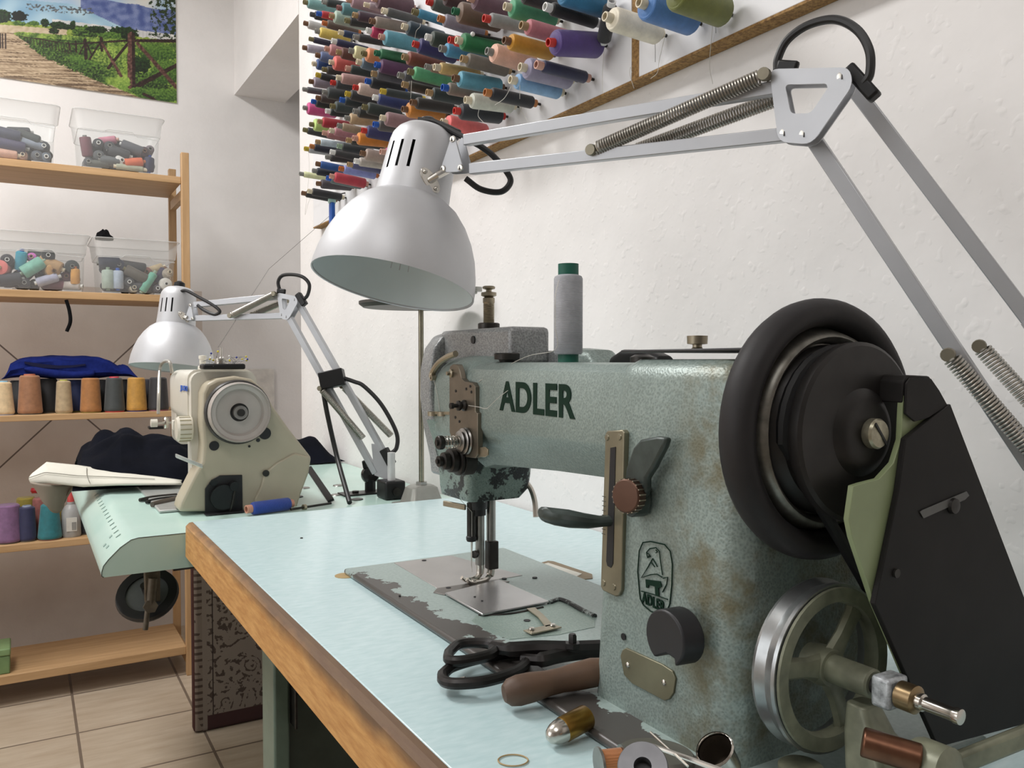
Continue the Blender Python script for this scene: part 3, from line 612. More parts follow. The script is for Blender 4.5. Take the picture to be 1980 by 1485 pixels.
cone((.373, 2.895, z3), .032, .026, .112, '26262a', 'black thread cone at the right end of the third board', None, '8a5060')
cone((-.016, 2.965, z3), .030, .024, .105, '3c4044', 'dark grey cone in the back row left of the brown one')
cone((.061, 2.960, z3), .034, .027, .110, '1c1c1f', 'black cone in the back row behind the brown and beige ones')
cone((.139, 2.962, z3), .030, .026, .105, '22305e', 'dark blue cone in the back row behind the beige one', None, '7d7a30')
cone((.212, 2.962, z3), .032, .026, .105, '17181a', 'jet black cone in the back row right of the orange-brown one')
cone((.278, 2.965, z3), .030, .024, .105, '1e2022', 'black cone in the back row left of the golden one')
cone((.350, 2.968, z3), .030, .024, .105, '33313a', 'charcoal cone in the back row right of the golden one')
# blue knitted cloth lying over the back row of cones
BLUEC = mat('blue_knit', '1d2a6e', .95, 0, .18, 90, .6, 700, spec=.1)
topl = [(0, .974), (.03, .985), (.06, 1.022), (.12, 1.034), (.2, 1.043), (.45, 1.046), (.70, 1.043), (.78, 1.036), (.86, 1.012), (.90, 1.018), (.94, 1.012), (1, .978)]
def topz(i):
    for k in range(len(topl)-1):
        (a_, za_), (b_, zb_) = topl[k], topl[k+1]
        if i <= b_: return za_+(zb_-za_)*(i-a_)/(b_-a_)
    return topl[-1][1]
t = thing('folded_cloth', 'folded blue knitted cloth lying over the back row of thread cones', 'cloth', (.12, 3.0, .985))
loops = []
for k in range(49):
    i = k/48; x = -.060+i*.375; zt = topz(i); zb = .9735+.006*max(0, math.sin(i*9))
    L_ = []
    for q in range(22):
        an = 2*math.pi*q/22; cy_, sz = math.cos(an), math.sin(an)
        y = 3.000+.078*(abs(cy_)**.45)*(1 if cy_ > 0 else -1); h = .5+.5*(abs(sz)**.6)*(1 if sz > 0 else -1)
        L_.append(V((x+.004*mnoise.noise(V((x*30, y*25, q))), y+.008*mnoise.noise(V((x*18, h*5, 2))), zb+(zt-zb)*h+.006*mnoise.noise(V((x*20, y*22, 4)))*h)))
    loops.append(L_)
MB().loft(loops).done('cloth', BLUEC, t)
def fold(i, j):
    x = .000+i*.19; a = (j-.5)*math.pi*1.3; th = .015*math.sin(min(1, i*5+.15)*math.pi/2)*(1-.35*i)
    return V((x, 2.926-.013*math.cos(a), .996+.010*math.sin(i*3.6+2.2)+th*math.sin(a)))
MB().grid(fold, 26, 10).done('fold', BLUEC, t, solid=.004)
DKB = mat('blue_knit_shadow', '0d1238', .95)
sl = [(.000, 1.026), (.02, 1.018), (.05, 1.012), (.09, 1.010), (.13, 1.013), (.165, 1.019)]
MB().prism([V((x, 2.9185, z+.010*math.sin(min(1, (x+.004)*22)*1.57)*(1-x/.19))) for x, z in sl]+[V((x, 2.9185, z-.004)) for x, z in sl[::-1]], (0, .012, 0)).done('fold_shadow', DKB, t, label='dark strip standing in for shade between the folds')  # dark blue strip imitates shade in the gap between the folds
z4 = .484
cone((-.050, 2.905, z4), .040, .032, .118, '7d5a80', 'large purple thread cone at the photo edge on the fourth board')
cone((.0, 2.897, z4), .0255, .0215, .108, '23264c', 'navy thread cone between the purple and teal ones', '8c94a8')
cone((.060, 2.892, z4), .034, .024, .112, '1f7078', 'teal thread cone under the hanging cloth', None, '7d5a4a')
cone((-.002, 2.965, z4), .030, .026, .128, '9a8a34', 'yellow-olive cone in the back row of the fourth board')
cone((.036, 2.952, z4), .026, .022, .125, 'a0605a', 'rosy cone in the back row left of the teal one')
cone((.070, 2.99, z4), .030, .026, .128, 'b2a03c', 'mustard cone in the back row behind the teal one')
tag(MB().lathe((.030, 2.97, .617), (0, .2, 1), [(0, 0), (.016, 0), (.02, .007), (.018, .016), (0, .018)], 18).done('bobbin', mat('red_plastic', 'b0242c', .35)), 'red bobbin lying on the yellow cones behind the navy cone', 'bobbin')
t = thing('glue_bottle', 'grey bottle with a printed label right of the teal cone', 'bottle', (.118, 2.905, z4))
MB().lathe((.118, 2.905, z4), (0, 0, 1), [(0, 0), (.026, 0), (.028, .005), (.027, .075), (.02, .092), (.011, .100), (.011, .108), (0, .108)], 22).done('bottle_body', mat('grey_plastic', 'a2a2a0', .4), t)
MB().lathe((.118, 2.905, z4+.108), (0, 0, 1), [(0, 0), (.010, 0), (.009, .018), (.004, .034), (0, .036)], 14).done('cap', mat('red_cap', 'c24a48', .4), t)
MB().box((.104, 2.8765, z4+.02), (.133, 2.879, z4+.062)).done('bottle_label', mat('paper', 'd2d0c8', .7), t)
MB().box((.119, 2.8755, z4+.024), (.131, 2.8768, z4+.048)).done('bar_code', mat('print_grey', '8d8c88', .7), t)
cone((.165, 2.93, z4), .030, .024, .105, '1d1f28', 'blue-black cone at the right of the grey bottle')
t = thing('storage_box', 'small green box on the lowest board at the photo edge', 'box', (-.09, 2.90, .096))
GRN = mat('green_box', '6f8a5c', .5)
MB().box((-.14, 2.87, .096), (-.050, 2.98, .150)).done('box_body', GRN, t, bev=.003)
MB().box((-.142, 2.868, .150), (-.048, 2.982, .172)).done('box_lid', mat('green_lid', '7c9868', .5), t, bev=.004)
# ================================================================ landscape poster
PX0, PX1, PZ0, PZ1 = -.42, .515, 2.012, 2.64
def poster_rgb(x, z):
    # picture coordinates close to the photograph's (pixels of the part that is in view)
    u = (x+.059)/.574*340; v = 172-(z-2.014)*340/.574*1.03+ (u-170)*.137
    n = lambda s, k=0: mnoise.noise(V((u*s, v*s, k)))
    t_ = lambda s, k=0: mnoise.turbulence(V((u*s, v*s, k)), 4, False)
    mixf = lambda a, b_, f: tuple(p+(q-p)*max(0, min(1, f)) for p, q in zip(a, b_))
    sky = (.93, .91, .86)
    c = sky
    if v > -70: c = mixf((.66, .77, .88), (.90, .88, .84), n(.02, 2)+.5)
    # distant shore, lake, violet-blue hill with houses
    if u > 150 and v > -34+.10*(u-150)+5*n(.03, 4): c = mixf((.30, .36, .58), (.50, .55, .72), n(.08, 1)+.5+.35*n(.45, 11))
    lake = -16+.015*u
    if v > lake and u < 165+v*2.2: c = mixf((.42, .60, .74), (.70, .82, .88), n(.025, 3)+.45+(u/520))
    if -8 < v < 4+.03*u and 45 < u < 175 and n(.2, 44) > .05: c = mixf((.20, .24, .28), (.62, .62, .60), n(.5, 45)+.4)
    if v > 14+.075*u and u > 95: c = mixf((.78, .78, .78), (.90, .89, .87), n(.06, 6)+.5)
    if u > 250 and v > 14+.075*u and abs((u*.37) % 3-1.5) < .25: c = mixf(c, (.62, .62, .62), .5)
    def bush(x0, y0, rx, ry, lo_, hi_, s_=.25):
        d = ((u-x0)/rx)**2+((v-y0)/ry)**2+.55*n(.16, x0)+.35*n(.4, x0+3)
        if d < 1: return mixf(lo_, hi_, .5+.9*n(s_, 7)+.6*n(.7, 8)-.35*(v-y0)/ry)
        return None
    dk, md, lt, yl = (.05, .10, .05), (.16, .27, .11), (.40, .54, .22), (.64, .74, .34)
    if v > 30+.07*u+4*n(.12, 60): c = mixf((.40, .50, .17), (.66, .72, .34), n(.1, 12)+.5+.3*n(.5, 13))
    for q in ((8, 22, 14, 14, dk, md), (36, 20, 15, 11, (.03, .05, .04), dk), (82, 30, 8, 9, dk, md), (110, 35, 20, 9, dk, md), (134, 32, 6, 11, dk, md), (158, 47, 26, 16, dk, lt), (232, 42, 30, 14, dk, md), (205, 52, 24, 12, md, lt), (62, 33, 10, 5, md, lt), (180, 38, 22, 8, dk, md)):
        r_ = bush(*q)
        if r_: c = r_
    if 40+.02*u < v < 61 and u < 122+8*n(.1, 5): c = mixf((.74, .66, .54), (.83, .76, .65), n(.15, 3)+.5)
    for q in ((98, 47, 10, 7, (.10, .09, .06), md), (118, 57, 5, 3.5, dk, md), (36, 35, 12, 5, md, lt)):
        r_ = bush(*q)
        if r_: c = r_
    # verge: light grass with darker leaf masses
    if v > 52+.02*u and u > 26+max(0, (56-v)*3): 
        k = .55*n(.07, 15)+.5*n(.22, 16)+.55*n(.6, 17)
        c = mixf(md, yl, k+.55) if v < 62+.02*u or u > 200 else mixf(dk, lt, k+.55)
    if u > 196 and v > 72+.0*u and n(.055, 71) > -.12: c = mixf(c, (.62, .74, .30), .45)
    for q in ((300, 82, 44, 20, md, lt), (200, 108, 34, 30, md, yl), (168, 128, 26, 20, dk, lt), (140, 112, 26, 16, md, lt), (232, 152, 16, 18, lt, yl), (285, 150, 46, 26, dk, lt), (262, 112, 24, 20, dk, md), (318, 126, 30, 28, md, lt), (300, 180, 50, 16, md, lt)):
        r_ = bush(*q)
        if r_: c = r_
    # wooden path
    edge = 26+(v-58)*1.32+3*n(.12, 3)
    if v > 56 and u < edge+(0 if v < 110 else (v-110)*.9):
        k = mnoise.noise(V((u*.02, v*.30, 2)))+.7*mnoise.noise(V((u*.07, v*.9, 7)))
        c = mixf((.50, .41, .31), (.80, .71, .59), k*.8+.62)
        if mnoise.noise(V((u*.018, v*.42, 30))) > .30: c = mixf(c, (.30, .22, .15), .75)
        if v > 148 and mnoise.noise(V((u*.012, v*.25, 33))) > .12: c = mixf(c, (.33, .26, .20), .6)
    if v > 78 and u > edge-8+(0 if v < 110 else (v-110)*.9) and u < edge+42 and n(.11, 21)+.4*n(.35, 26) > -.12: c = mixf(dk, lt, .9*n(.3, 22)+.6*n(.7, 23)+.5)
    def seg(x0, y0, x1, y1, w0, w1):
        dx, dy = x1-x0, y1-y0; L2 = dx*dx+dy*dy
        s = max(0, min(1, ((u-x0)*dx+(v-y0)*dy)/L2)); d = math.hypot(u-x0-s*dx, v-y0-s*dy); return d < (w0+(w1-w0)*s)
    rail = 0
    for a in ((36, 62, 130, 73, .9, 1.3), (130, 73, 245, 58, 1.3, 2.6), (245, 58, 345, 53, 3.2, 4.2), (188, 56, 189, 84, 3, 3),
              (157, 62, 158, 103, 3.2, 3.2), (158, 66, 170, 96, 1.6, 1.8), (186, 66, 165, 104, 1.8, 2.2), (157, 68, 146, 94, 1.5, 1.5), (139, 66, 140, 90, 1.7, 1.7), (126, 70, 127, 86, 1.6, 1.6)):
        if seg(*a): rail = 1
    for a in ((240, 66, 201, 122, 2.8, 3.4), (345, 106, 250, 165, 4.2, 5.5), (250, 166, 292, 188, 3.2, 3.4)):
        if seg(*a): rail = 1
    for a in ((190, 68, 230, 146, 2.6, 3.4), (260, 64, 340, 160, 3.6, 4.6)):
        if seg(*a): rail = 2
    if seg(248, 46, 247, 160, 7.5, 8.5): rail = 2 if u < 249 else 1
    for k in range(16):
        if seg(44+k*5.6, 64+k*.8, 45+k*5.7, 73+k*1.5, .7, .8): rail = 1
    if u < 12 and 58 < v < 90 and (int(u/2.5) % 2 == 0): rail = 1
    if rail == 1: c = mixf((.12, .07, .06), (.26, .17, .15), n(.2, 30)+.45)
    if rail == 2: c = mixf((.26, .16, .14), (.50, .36, .32), n(.2, 31)+.45)
    # leaves in front of the rail feet
    for q in ((232, 152, 13, 13, lt, yl), (258, 170, 15, 8, md, lt)):
        r_ = bush(*q)
        if r_: c = r_
    if u > 285+14*n(.05, 40) and v < 50 and n(.13, 41)+.5*n(.4, 46) > .18-(u-285)*.006: c = mixf((.05, .09, .05), (.27, .36, .18), n(.5, 42)+.5)
    return c
bm = bmesh.new(); nu_, nv_ = 420, 280
lay = bm.verts.layers.float_color.new('picture')
gr = []
for i in range(nu_+1):
    col_ = []
    for j_ in range(nv_+1):
        x = PX0+(PX1-PX0)*i/nu_; z = PZ0+(PZ1-PZ0)*j_/nv_
        vv = bm.verts.new((x, YB-.006, z)); c = poster_rgb(x, z); vv[lay] = tuple(max(0, q)**2.2*.92 for q in c)+(1,); col_.append(vv)
    gr.append(col_)
for i in range(nu_):
    for j_ in range(nv_): bm.faces.new([gr[i][j_], gr[i+1][j_], gr[i+1][j_+1], gr[i][j_+1]])
me = bpy.data.meshes.new('picture'); bm.to_mesh(me); bm.free()
m, nt, b = newmat('printed_picture'); a = N(nt, 'ShaderNodeVertexColor', layer_name='picture'); nt.links.new(a.outputs[0], b.inputs['Base Color']); b.inputs['Roughness'].default_value = .5
me.materials.append(m)
t = thing('landscape_poster', 'unframed landscape poster of a fenced path and bushes on the back wall', 'poster', (PX0, YB, PZ0))
o = bpy.data.objects.new('picture', me); scene.collection.objects.link(o); o.parent = t; o.location = -V(t.location)
MB().box((PX0, YB-.0055, PZ0), (PX1, YB-.0005, PZ1)).done('backing', mat('poster_backing', 'd8d4cc', .6), t)
# ================================================================ table B (far table)
ZB = .7615; YB0 = 1.362; YB1 = 2.36
m, nt, b = newmat('green_laminate'); f = noise_of(nt, 9, 3); f2 = noise_of(nt, 300, 3)
nt.links.new(mixc(nt, ramp(nt, f, .3, .7), lin('bcdad0'), lin('c6e0d7')), b.inputs['Base Color']); b.inputs['Roughness'].default_value = .22
bumpn(nt, b, f2, .05)
LAMB = m
def profB(y): # front edge profile (x, z)
    pts = [(.72, ZB), (.145, ZB), (.135, ZB-.002), (.120, ZB-.012), (.104, ZB-.028), (.097, ZB-.037), (.0945, ZB-.046), (.0945, ZB-.052), (.097, ZB-.054), (.72, ZB-.054)]
    return [V((x, y, z)) for x, z in pts]
TB = thing('sewing_table', 'pale green sewing table with a curved front edge under the cream machine', 'table', (.4, 1.85, 0))
MB().prism(profB(YB0), (0, YB1-YB0, 0)).done('tabletop', LAMB, TB, ang=25)
MB().tube([p_+V((0, -.0003, .0002)) for p_ in profB(YB0)[:9]], .0006, 5).done('edge_seam', mat('seam_dark', '3a4440', .6), TB)
PRT = mat('print_grey_green', '8fa8a0', .6)
for k in range(14):
    y = 1.44+k*.036; x0 = .126-.0; 
    if k < 9 or True:
        zt = ZB-.0075+.0006
        MB().bar((.1275, y, ZB-.0058), (.1205, y, ZB-.0108), .0035, .0006, (0, 0, 1)).done('ruler_mark', PRT, TB)
for k, (x, y) in enumerate(((.118, 1.475), (.108, 1.46), (.110, 1.435))):
    MB().bar((x, y, ZB-.0133-(.118-x)*1.0), (x-.004, y, ZB-.0173-(.118-x)*1.0), .010, .0006, (0, 0, 1)).done('printed_sign', PRT, TB)
GREYG = mat('machine_green_steel', '5d6f63', .4, 0, .12, 40, .1, 300)
for y in (1.60, 2.22):
    MB().box((.56, y-.02, .02), (.62, y+.02, ZB-.054)).done('leg', GREYG, TB, bev=.004)
    MB().box((.56, y-.025, 0), (.70, y+.025, .03)).done('foot', GREYG, TB, bev=.004)
MB().box((.57, 1.52, .14), (.61, 2.20, .18)).done('cross_bar', GREYG, TB, bev=.003)
# winder wheel hanging under the far table
t = thing('wheel_unit', 'black rimmed wheel on a bracket hanging under the pale green table', 'bobbin winder', (.18, 1.46, .70))
ctr = py(285, 1150, 1.47); axw = V((-.35, -.55, .62)).normalized()
axw = V((-.24, -.66, .71)).normalized()
BLK = mat('black_rubber', '17171a', .5)
MB().lathe(ctr, axw, [(.033, -.006), (.047, -.006), (.049, 0), (.047, .006), (.033, .006)], 36, closed=True).done('rim', BLK, t)
MB().lathe(ctr, axw, [(0, -.002), (.034, -.002), (.034, .003), (0, .003)], 36).done('disc', mat('grey_metal', '6f7275', .4, .5), t)
p0 = py(293, 1092, 1.45)
RUST = mat('old_metal', '6a6256', .45, .6, .25, 60)
MB().box((p0.x-.012, 1.440, ctr.z-.006), (p0.x+.012, 1.452, ZB-.054)).done('bracket', RUST, t, bev=.002)
MB().cyl(py(296, 1118, 1.43), py(291, 1175, 1.425), .007).done('arm', RUST, t)
MB().cyl(py(287, 1165, 1.425), py(281, 1218, 1.42), .0042).done('lever', RUST, t)
MB().cyl(ctr-axw*.004, ctr+axw*.03, .006).done('axle', DSTEEL, t)
q = py(290, 1172, 1.43); MB().lathe(q, V((0, -1, .2)), [(0, 0), (.011, 0), (.011, .012), (0, .012)], 6).done('nut', RUST, t)
MB().lathe(py(335, 1095, 1.45), (1, 0, 0), [(0, 0), (.008, 0), (.008, .06), (0, .06)], 12).done('pulley', BLK, t)
# patterned runner standing at the far end, below the tables
m, nt, b = newmat('woven_runner'); tc = N(nt, 'ShaderNodeTexCoord'); sp = N(nt, 'ShaderNodeSeparateXYZ'); nt.links.new(tc.outputs['Object'], sp.inputs[0])
vo = N(nt, 'ShaderNodeTexVoronoi', feature='SMOOTH_F1'); vo.inputs['Scale'].default_value = 26; nt.links.new(tc.outputs['Object'], vo.inputs['Vector'])
f = noise_of(nt, 75, 3, .6, tc.outputs['Object']); f3 = noise_of(nt, 13, 2, .5, tc.outputs['Object'])
pat = math_n(nt, 'GREATER_THAN', math_n(nt, 'ADD', math_n(nt, 'MULTIPLY', f, .9), math_n(nt, 'MULTIPLY', math_n(nt, 'SINE', math_n(nt, 'MULTIPLY', vo.outputs[0], 26)), .13)), .55)
c = mixc(nt, pat, lin('8c8178'), lin('50443e'))
xx = sp.outputs[0]; zz = sp.outputs[2]
side = math_n(nt, 'LESS_THAN', xx, .412)
fr = math_n(nt, 'LESS_THAN', math_n(nt, 'FRACT', math_n(nt, 'MULTIPLY', zz, 55)), .4)
c = mixc(nt, side, c, mixc(nt, math_n(nt, 'MULTIPLY', fr, math_n(nt, 'GREATER_THAN', f3, .45)), lin('82766c'), lin('50433c')))
c = mixc(nt, math_n(nt, 'LESS_THAN', xx, .392), c, lin('40201c'))
band2 = math_n(nt, 'MULTIPLY', math_n(nt, 'GREATER_THAN', xx, .412), math_n(nt, 'LESS_THAN', xx, .424)); c = mixc(nt, band2, c, lin('8a7f76'))
l2 = math_n(nt, 'MULTIPLY', math_n(nt, 'GREATER_THAN', xx, .438), math_n(nt, 'LESS_THAN', xx, .441)); c = mixc(nt, l2, c, lin('362c2a'))
c = mixc(nt, math_n(nt, 'MULTIPLY', math_n(nt, 'GREATER_THAN', xx, .424), math_n(nt, 'LESS_THAN', zz, .045)), c, lin('452c2c'))
nt.links.new(c, b.inputs['Base Color']); b.inputs['Roughness'].default_value = .95
tag(MB().box((.388, 2.385, 0), (.70, 2.425, .66)).done('rolled_runner', m, bev=.012, seg=3), 'patterned brown woven runner standing on the floor beyond the tables', 'rug')
# ================================================================ the cream sewing machine
CREAM = mat('cream_enamel', 'dbd7cb', .30, 0, .04, 12, .03, 300)
CREAM2 = mat('dark_cream_plastic', 'b3aa95', .4, 0, .06, 14)  # darker cream than the arm, for the end and belt covers
JU = thing('sewing_machine', 'cream sewing machine with a grey handwheel and blue lettering on the far table', 'sewing machine', (.33, 1.66, ZB))
YJ = 1.515
def jp(u, v, y=YJ): return py(u, v, y)
cover = [(392, 760), (400, 742), (420, 732), (455, 727), (487, 733), (510, 752), (528, 785), (560, 830), (603, 885), (598, 915), (583, 955), (572, 988), (345, 990), (349, 972), (362, 945), (377, 915), (390, 893), (393, 860), (390, 820)]
MB().prism([jp(*p) for p in cover], (0, .060, 0)).done('end_cover', CREAM2, JU, bev=.006, seg=3)
rb = [(505, 940), (512, 915), (535, 895), (570, 876), (600, 884), (597, 912), (582, 955), (573, 985), (495, 986), (492, 965)]
MB().prism([jp(u, v, YJ-.004) for u, v in rb], (0, .006, 0)).done('belt_cover', CREAM2, JU, bev=.003)
# pillar and arm
xa0, xa1 = .255, .375
def sec(y, x0, x1, z0, z1, r=.018):
    return [V((x, y, z)) for x, z in rrect(x0, z0, x1, z1, r, 4)]
MB().loft([sec(1.560, .255, .37, ZB, 1.010), sec(1.600, .255, .37, ZB, 1.010), sec(1.615, .258, .37, ZB+.02, 1.010)]).done('pillar', CREAM, JU)
MB().loft([sec(1.585, .253, .372, .915, 1.014), sec(1.70, .252, .355, .918, 1.012), sec(1.785, .252, .345, .920, 1.012, .02)]).done('arm', CREAM, JU)
MB().loft([sec(1.735, .256, .345, .865, .99, .012), sec(1.80, .256, .345, .865, 1.010, .016), sec(1.818, .262, .34, .87, 1.004, .016)]).done('head', CREAM, JU)
MB().box((.2, 1.56, ZB+.0005), (.40, 1.92, ZB+.006)).done('bed', mat('bed_plate', 'b9bcb9', .3, .4), JU, bev=.002)
MB().cyl((.300, 1.79, ZB+.02), (.300, 1.79, .87), .004).done('needle_bar', CHROME, JU)
MB().box((.290, 1.775, ZB+.010), (.31, 1.80, ZB+.02)).done('presser_foot', CHROME, JU, bev=.002)
# handwheel
hc = jp(462, 797, YJ-.020); R0 = .0530
PALEG = mat('handwheel_grey', 'b3aca6', .35, .15, .05)
MB().lathe(hc, (0, -1, 0), [(R0*.3, .004), (R0*.72, .004), (R0*.78, .010), (R0*.90, .012), (R0*.96, .018), (R0*.99, .012), (R0, .006), (R0, .0), (R0*.3, 0)], 48, closed=True).done('handwheel', PALEG, JU)
MB().lathe(hc+V((0, .001, 0)), (0, 1, 0), [(0, 0), (R0*1.03, 0), (R0*1.075, .003), (R0*1.075, .012), (R0*1.02, .018), (0, .018)], 48).done('wheel_back', mat('dark_grey_rim', '3a3836', .4), JU, label='dark rear rim')
MB().lathe(hc, (0, -1, 0), [(0, .004), (.0, .008), (.006, .008), (.006, .016), (.012, .016), (.012, .004)], 24).done('hub', mat('hub_grey', '8c8884', .35, .5), JU)
MB().cyl(hc+V((0, -.013, 0)), hc+V((0, -.019, 0)), .0065).done('hub_bolt', DSTEEL, JU)
for (u, v, r) in ((414, 862, .0085), (512, 838, .011), (499, 851, .0035), (482, 863, .0022)):
    p = jp(u, v, YJ); MB().cyl(p+V((0, .001, 0)), p+V((0, -.0012, 0)), r, seg=18).done('cover_hole', BLK, JU)
p = jp(514, 915, YJ-.004); MB().cyl(p, p+V((0, -.002, 0)), .006).done('screw', DSTEEL, JU)
# black mechanism opening
op = [(396, 993), (396, 945), (408, 928), (425, 919), (468, 918), (469, 985), (466, 993)]
MB().prism([jp(u, v, YJ-.001) for u, v in op], (0, -.002, 0)).done('mechanism_plate', BLK, JU, bev=.0008)
DG = mat('dark_iron', '2b2c2d', .35, .7)
for (u, v, r, L) in ((430, 960, .022, .012), (413, 933, .006, .004), (450, 938, .008, .018), (440, 948, .006, .010)):
    p = jp(u, v, YJ-.002); MB().cyl(p, p+V((0, -L, 0)), r).done('mechanism_part', DG, JU)
MB().tube([jp(445, 990, YJ-.012), jp(450, 970, YJ-.016), jp(455, 940, YJ-.014)], .002, 6).done('mechanism_part', DSTEEL, JU)
MB().box(jp(398, 996, 1.49), jp(470, 986, 1.512)).done('hinge_foot', BLK, JU, bev=.002)
# stitch dial, lever
dc = px(352, 829, .240)
MB().lathe(dc+V((.016, 0, 0)), (-1, 0, 0), [(0, 0), (.0215, 0), (.0225, .003), (.0225, .022), (.019, .026), (0, .027)], 20).done('stitch_dial', mat('dial_cream', 'd6d1c2', .35), JU)
for k in range(16):
    a = k*math.pi/8; q = V((0, math.cos(a), math.sin(a)))
    MB().bar(dc+V((.013, 0, 0))+q*.0225, dc+V((-.006, 0, 0))+q*.0225, .0016, .0012, q).done('dial_ridge', mat('dial_ridge', 'a39b80', .5), JU)
MB().loft([[px(u, v, x) for u, v, x in l] for l in (((392, 905, .258), (392, 898, .258), (392, 899, .266), (392, 906, .266)), ((339, 884, .20), (339, 877, .20), (340, 877, .206), (340, 885, .206)))]).done('reverse_lever', mat('white_plastic', 'dcdcd8', .4), JU, bev=.001)
# head front: take-up guard, tension knob, plate
HX = .251
MB().tube(bez([px(306, 800, .225), px(307, 760, .228), px(309, 715, .236), px(316, 700, .24), (.245, px(328, 702, .245).y, px(328, 700, .245).z), px(333, 722, .249)], 8), .0032, 8).done('lever_guard', mat('guard_grey', 'b5b2aa', .3, .5), JU)
p = px(304, 818, .226); MB().lathe(p, (-1, 0, 0), [(0, 0), (.008, 0), (.008, .012), (0, .013)], 16).done('tension_knob', CREAM, JU)
MB().cyl(p, p+V((.03, 0, 0)), .0025).done('tension_post', CHROME, JU)
MB().lathe(p+V((.012, 0, 0)), (1, 0, 0), [(0, 0), (.012, 0), (.013, .003), (.010, .008), (0, .008)], 18).done('tension_disc', CHROME, JU)
q = px(336, 822, .25); MB().box(q+V((-.003, -.008, -.01)), q+V((.004, .008, .01))).done('guide_bracket', CREAM, JU, bev=.002)
q = px(298, 826, .235); MB().box(q+V((-.012, -.02, -.003)), q+V((.02, .004, .003))).done('thread_finger', BLACKPL, JU, bev=.001)
p0 = px(355, 752, .2515)
text_mesh('lettering', 'JUKI', .0185, mat('blue_ink', '2f62c0', .4), JU, V((.2516, p0.y, p0.z)), (0, -1, 0), (0, 0, 1), .0006, .0006, .9, fit=((px(347, 752, .2516)-px(360.5, 752, .2516)).length, .0120))
# top: knob, bobbin winder, spool pins, oil plug
q = V((.30, 1.70, 1.013)); MB().lathe(q, (0, 0, 1), [(0, 0), (.009, 0), (.009, .006), (.006, .008), (.006, .020), (.0075, .021), (.0075, .027), (0, .028)], 16).done('thread_post', CREAM, JU)
q = V((.315, 1.60, 1.013)); MB().lathe(q, (0, 0, 1), [(0, 0), (.012, 0), (.012, .018), (.014, .019), (.014, .021), (.004, .022), (.002, .024), (.002, .042), (0, .042)], 18).done('winder_spindle', CHROME, JU)
# magnetic pin holder with pins
t = thing('pin_holder', 'black pin holder full of loose pins lying on top of the cream machine', 'pin cushion', (.31, 1.565, 1.0135))
MB().box((.272, 1.535, 1.0145), (.345, 1.575, 1.0245)).done('holder', BLACKPL, t, bev=.003)
PINM = mat('pin_steel', '9a9a9c', .4, .8)
HEADC = [mat('pin_head_'+h, h, .3) for h in ('d8c83a', 'e8e6e0', '2a3a90', 'c8b82a')]
for k in range(28):
    c = V((rnd.uniform(.276, .342), rnd.uniform(1.538, 1.572), 1.026+rnd.uniform(0, .010)))
    d = V((rnd.uniform(-1, 1), rnd.uniform(-1, 1), rnd.uniform(-.05, .6))).normalized()*rnd.uniform(.012, .018)
    pn = tag(MB().cyl(c-d, c+d, .0003, seg=5).done('pin', PINM), 'steel pin lying in the heap on the black pin holder', 'pin', 'pins on the black holder')
    if k % 2 == 0: MB().ball(c+d, .0019, seg=8).done('pin_head', HEADC[(k//2) % 4], pn)
# thread from the machine up to the rack
tag(MB().tube([(.31, 1.60, 1.055), px(520, 520, .55), px(640, 415, .68)], .0005, 5).done('loose_thread', TH2), 'long taut thread from the cream machine up to the rack', 'thread')
# items beside the cream machine
SCS = mat('worn_brown_handle', '4d443c', .4)
for k, (a_, b_, c_, w_, lab) in enumerate((((270, 967), (300, 962), (342, 958), .0045, 'dark scissor handle farthest left beside the cream machine'), ((283, 971), (310, 966), (345, 962), .0045, 'thin dark handle between the two others beside the cream machine'), ((294, 976), (318, 971), (350, 964), .0065, 'thick brown tool handle nearest in the bunch beside the cream machine'))):
    A, B_, C_ = (pz(*q_, ZB+w_) for q_ in (a_, b_, c_))
    tag(MB().tube(bez([A, B_, C_], 6), [w_*(.75+.25*math.sin(min(1, i/5)*1.57)) for i in range(13)], 10).done('tool_handle', [DSTEEL, BLACKPL, SCS][k]), lab, 'tool')
p = pz(335, 983, ZB+.002)
tag(MB().box(p+V((-.012, -.02, -.001)), p+V((.02, .03, .002))).done('cloth_strip', mat('ivory_plastic', 'cfc8b4', .4), bev=.001), 'small ivory strip lying at the foot of the cream machine', 'strip')
a = pz(476, 985, ZB+.012); b_ = pz(566, 973, ZB+.012)
spool('thread_spool', a+(b_-a), (a-b_), (a-b_).length, .0115, '1b3f9a', 'c8907a', 'royal blue thread spool lying on the far table beside the cream machine', 'thread spool', core_r=.0072)
# ---- garment on the far table
NAVY = mat('navy_fabric', '10121a', .95, 0, .3, 14, .8, 160, spec=.08)
WHT = mat('ivory_lining', 'd9d6ca', .85, 0, .06, 10, .25, 300)
G = thing('garment', 'navy garment with ivory lining heaped on the far table beside the cream machine', 'garment', (.22, 1.95, ZB+.01))
ridge = [(150, 893), (160, 870), (185, 848), (215, 832), (235, 827), (262, 838), (300, 842), (345, 838), (380, 860)]
def gar(i, j):
    k = i*(len(ridge)-1); a_ = min(int(k), len(ridge)-2); fr = k-a_
    u = ridge[a_][0]+(ridge[a_+1][0]-ridge[a_][0])*fr; v = ridge[a_][1]+(ridge[a_+1][1]-ridge[a_][1])*fr
    top = py(u, v, 2.06)
    H = top.z-ZB-.012
    s = j*2-1
    y = 2.06+s*(.20 if s < 0 else .22)
    h = max(0, math.cos(s*math.pi/2))**.8
    nz = .016*mnoise.noise(V((top.x*11, y*11, 3)))+.028*(abs(mnoise.noise(V((top.x*17, y*13, 9))))-.25)
    return V((top.x-.02*(s < 0)*(-s), y, ZB+.008+H*h+nz*h))
MB().grid(gar, 80, 40).done('cloth', NAVY, G)
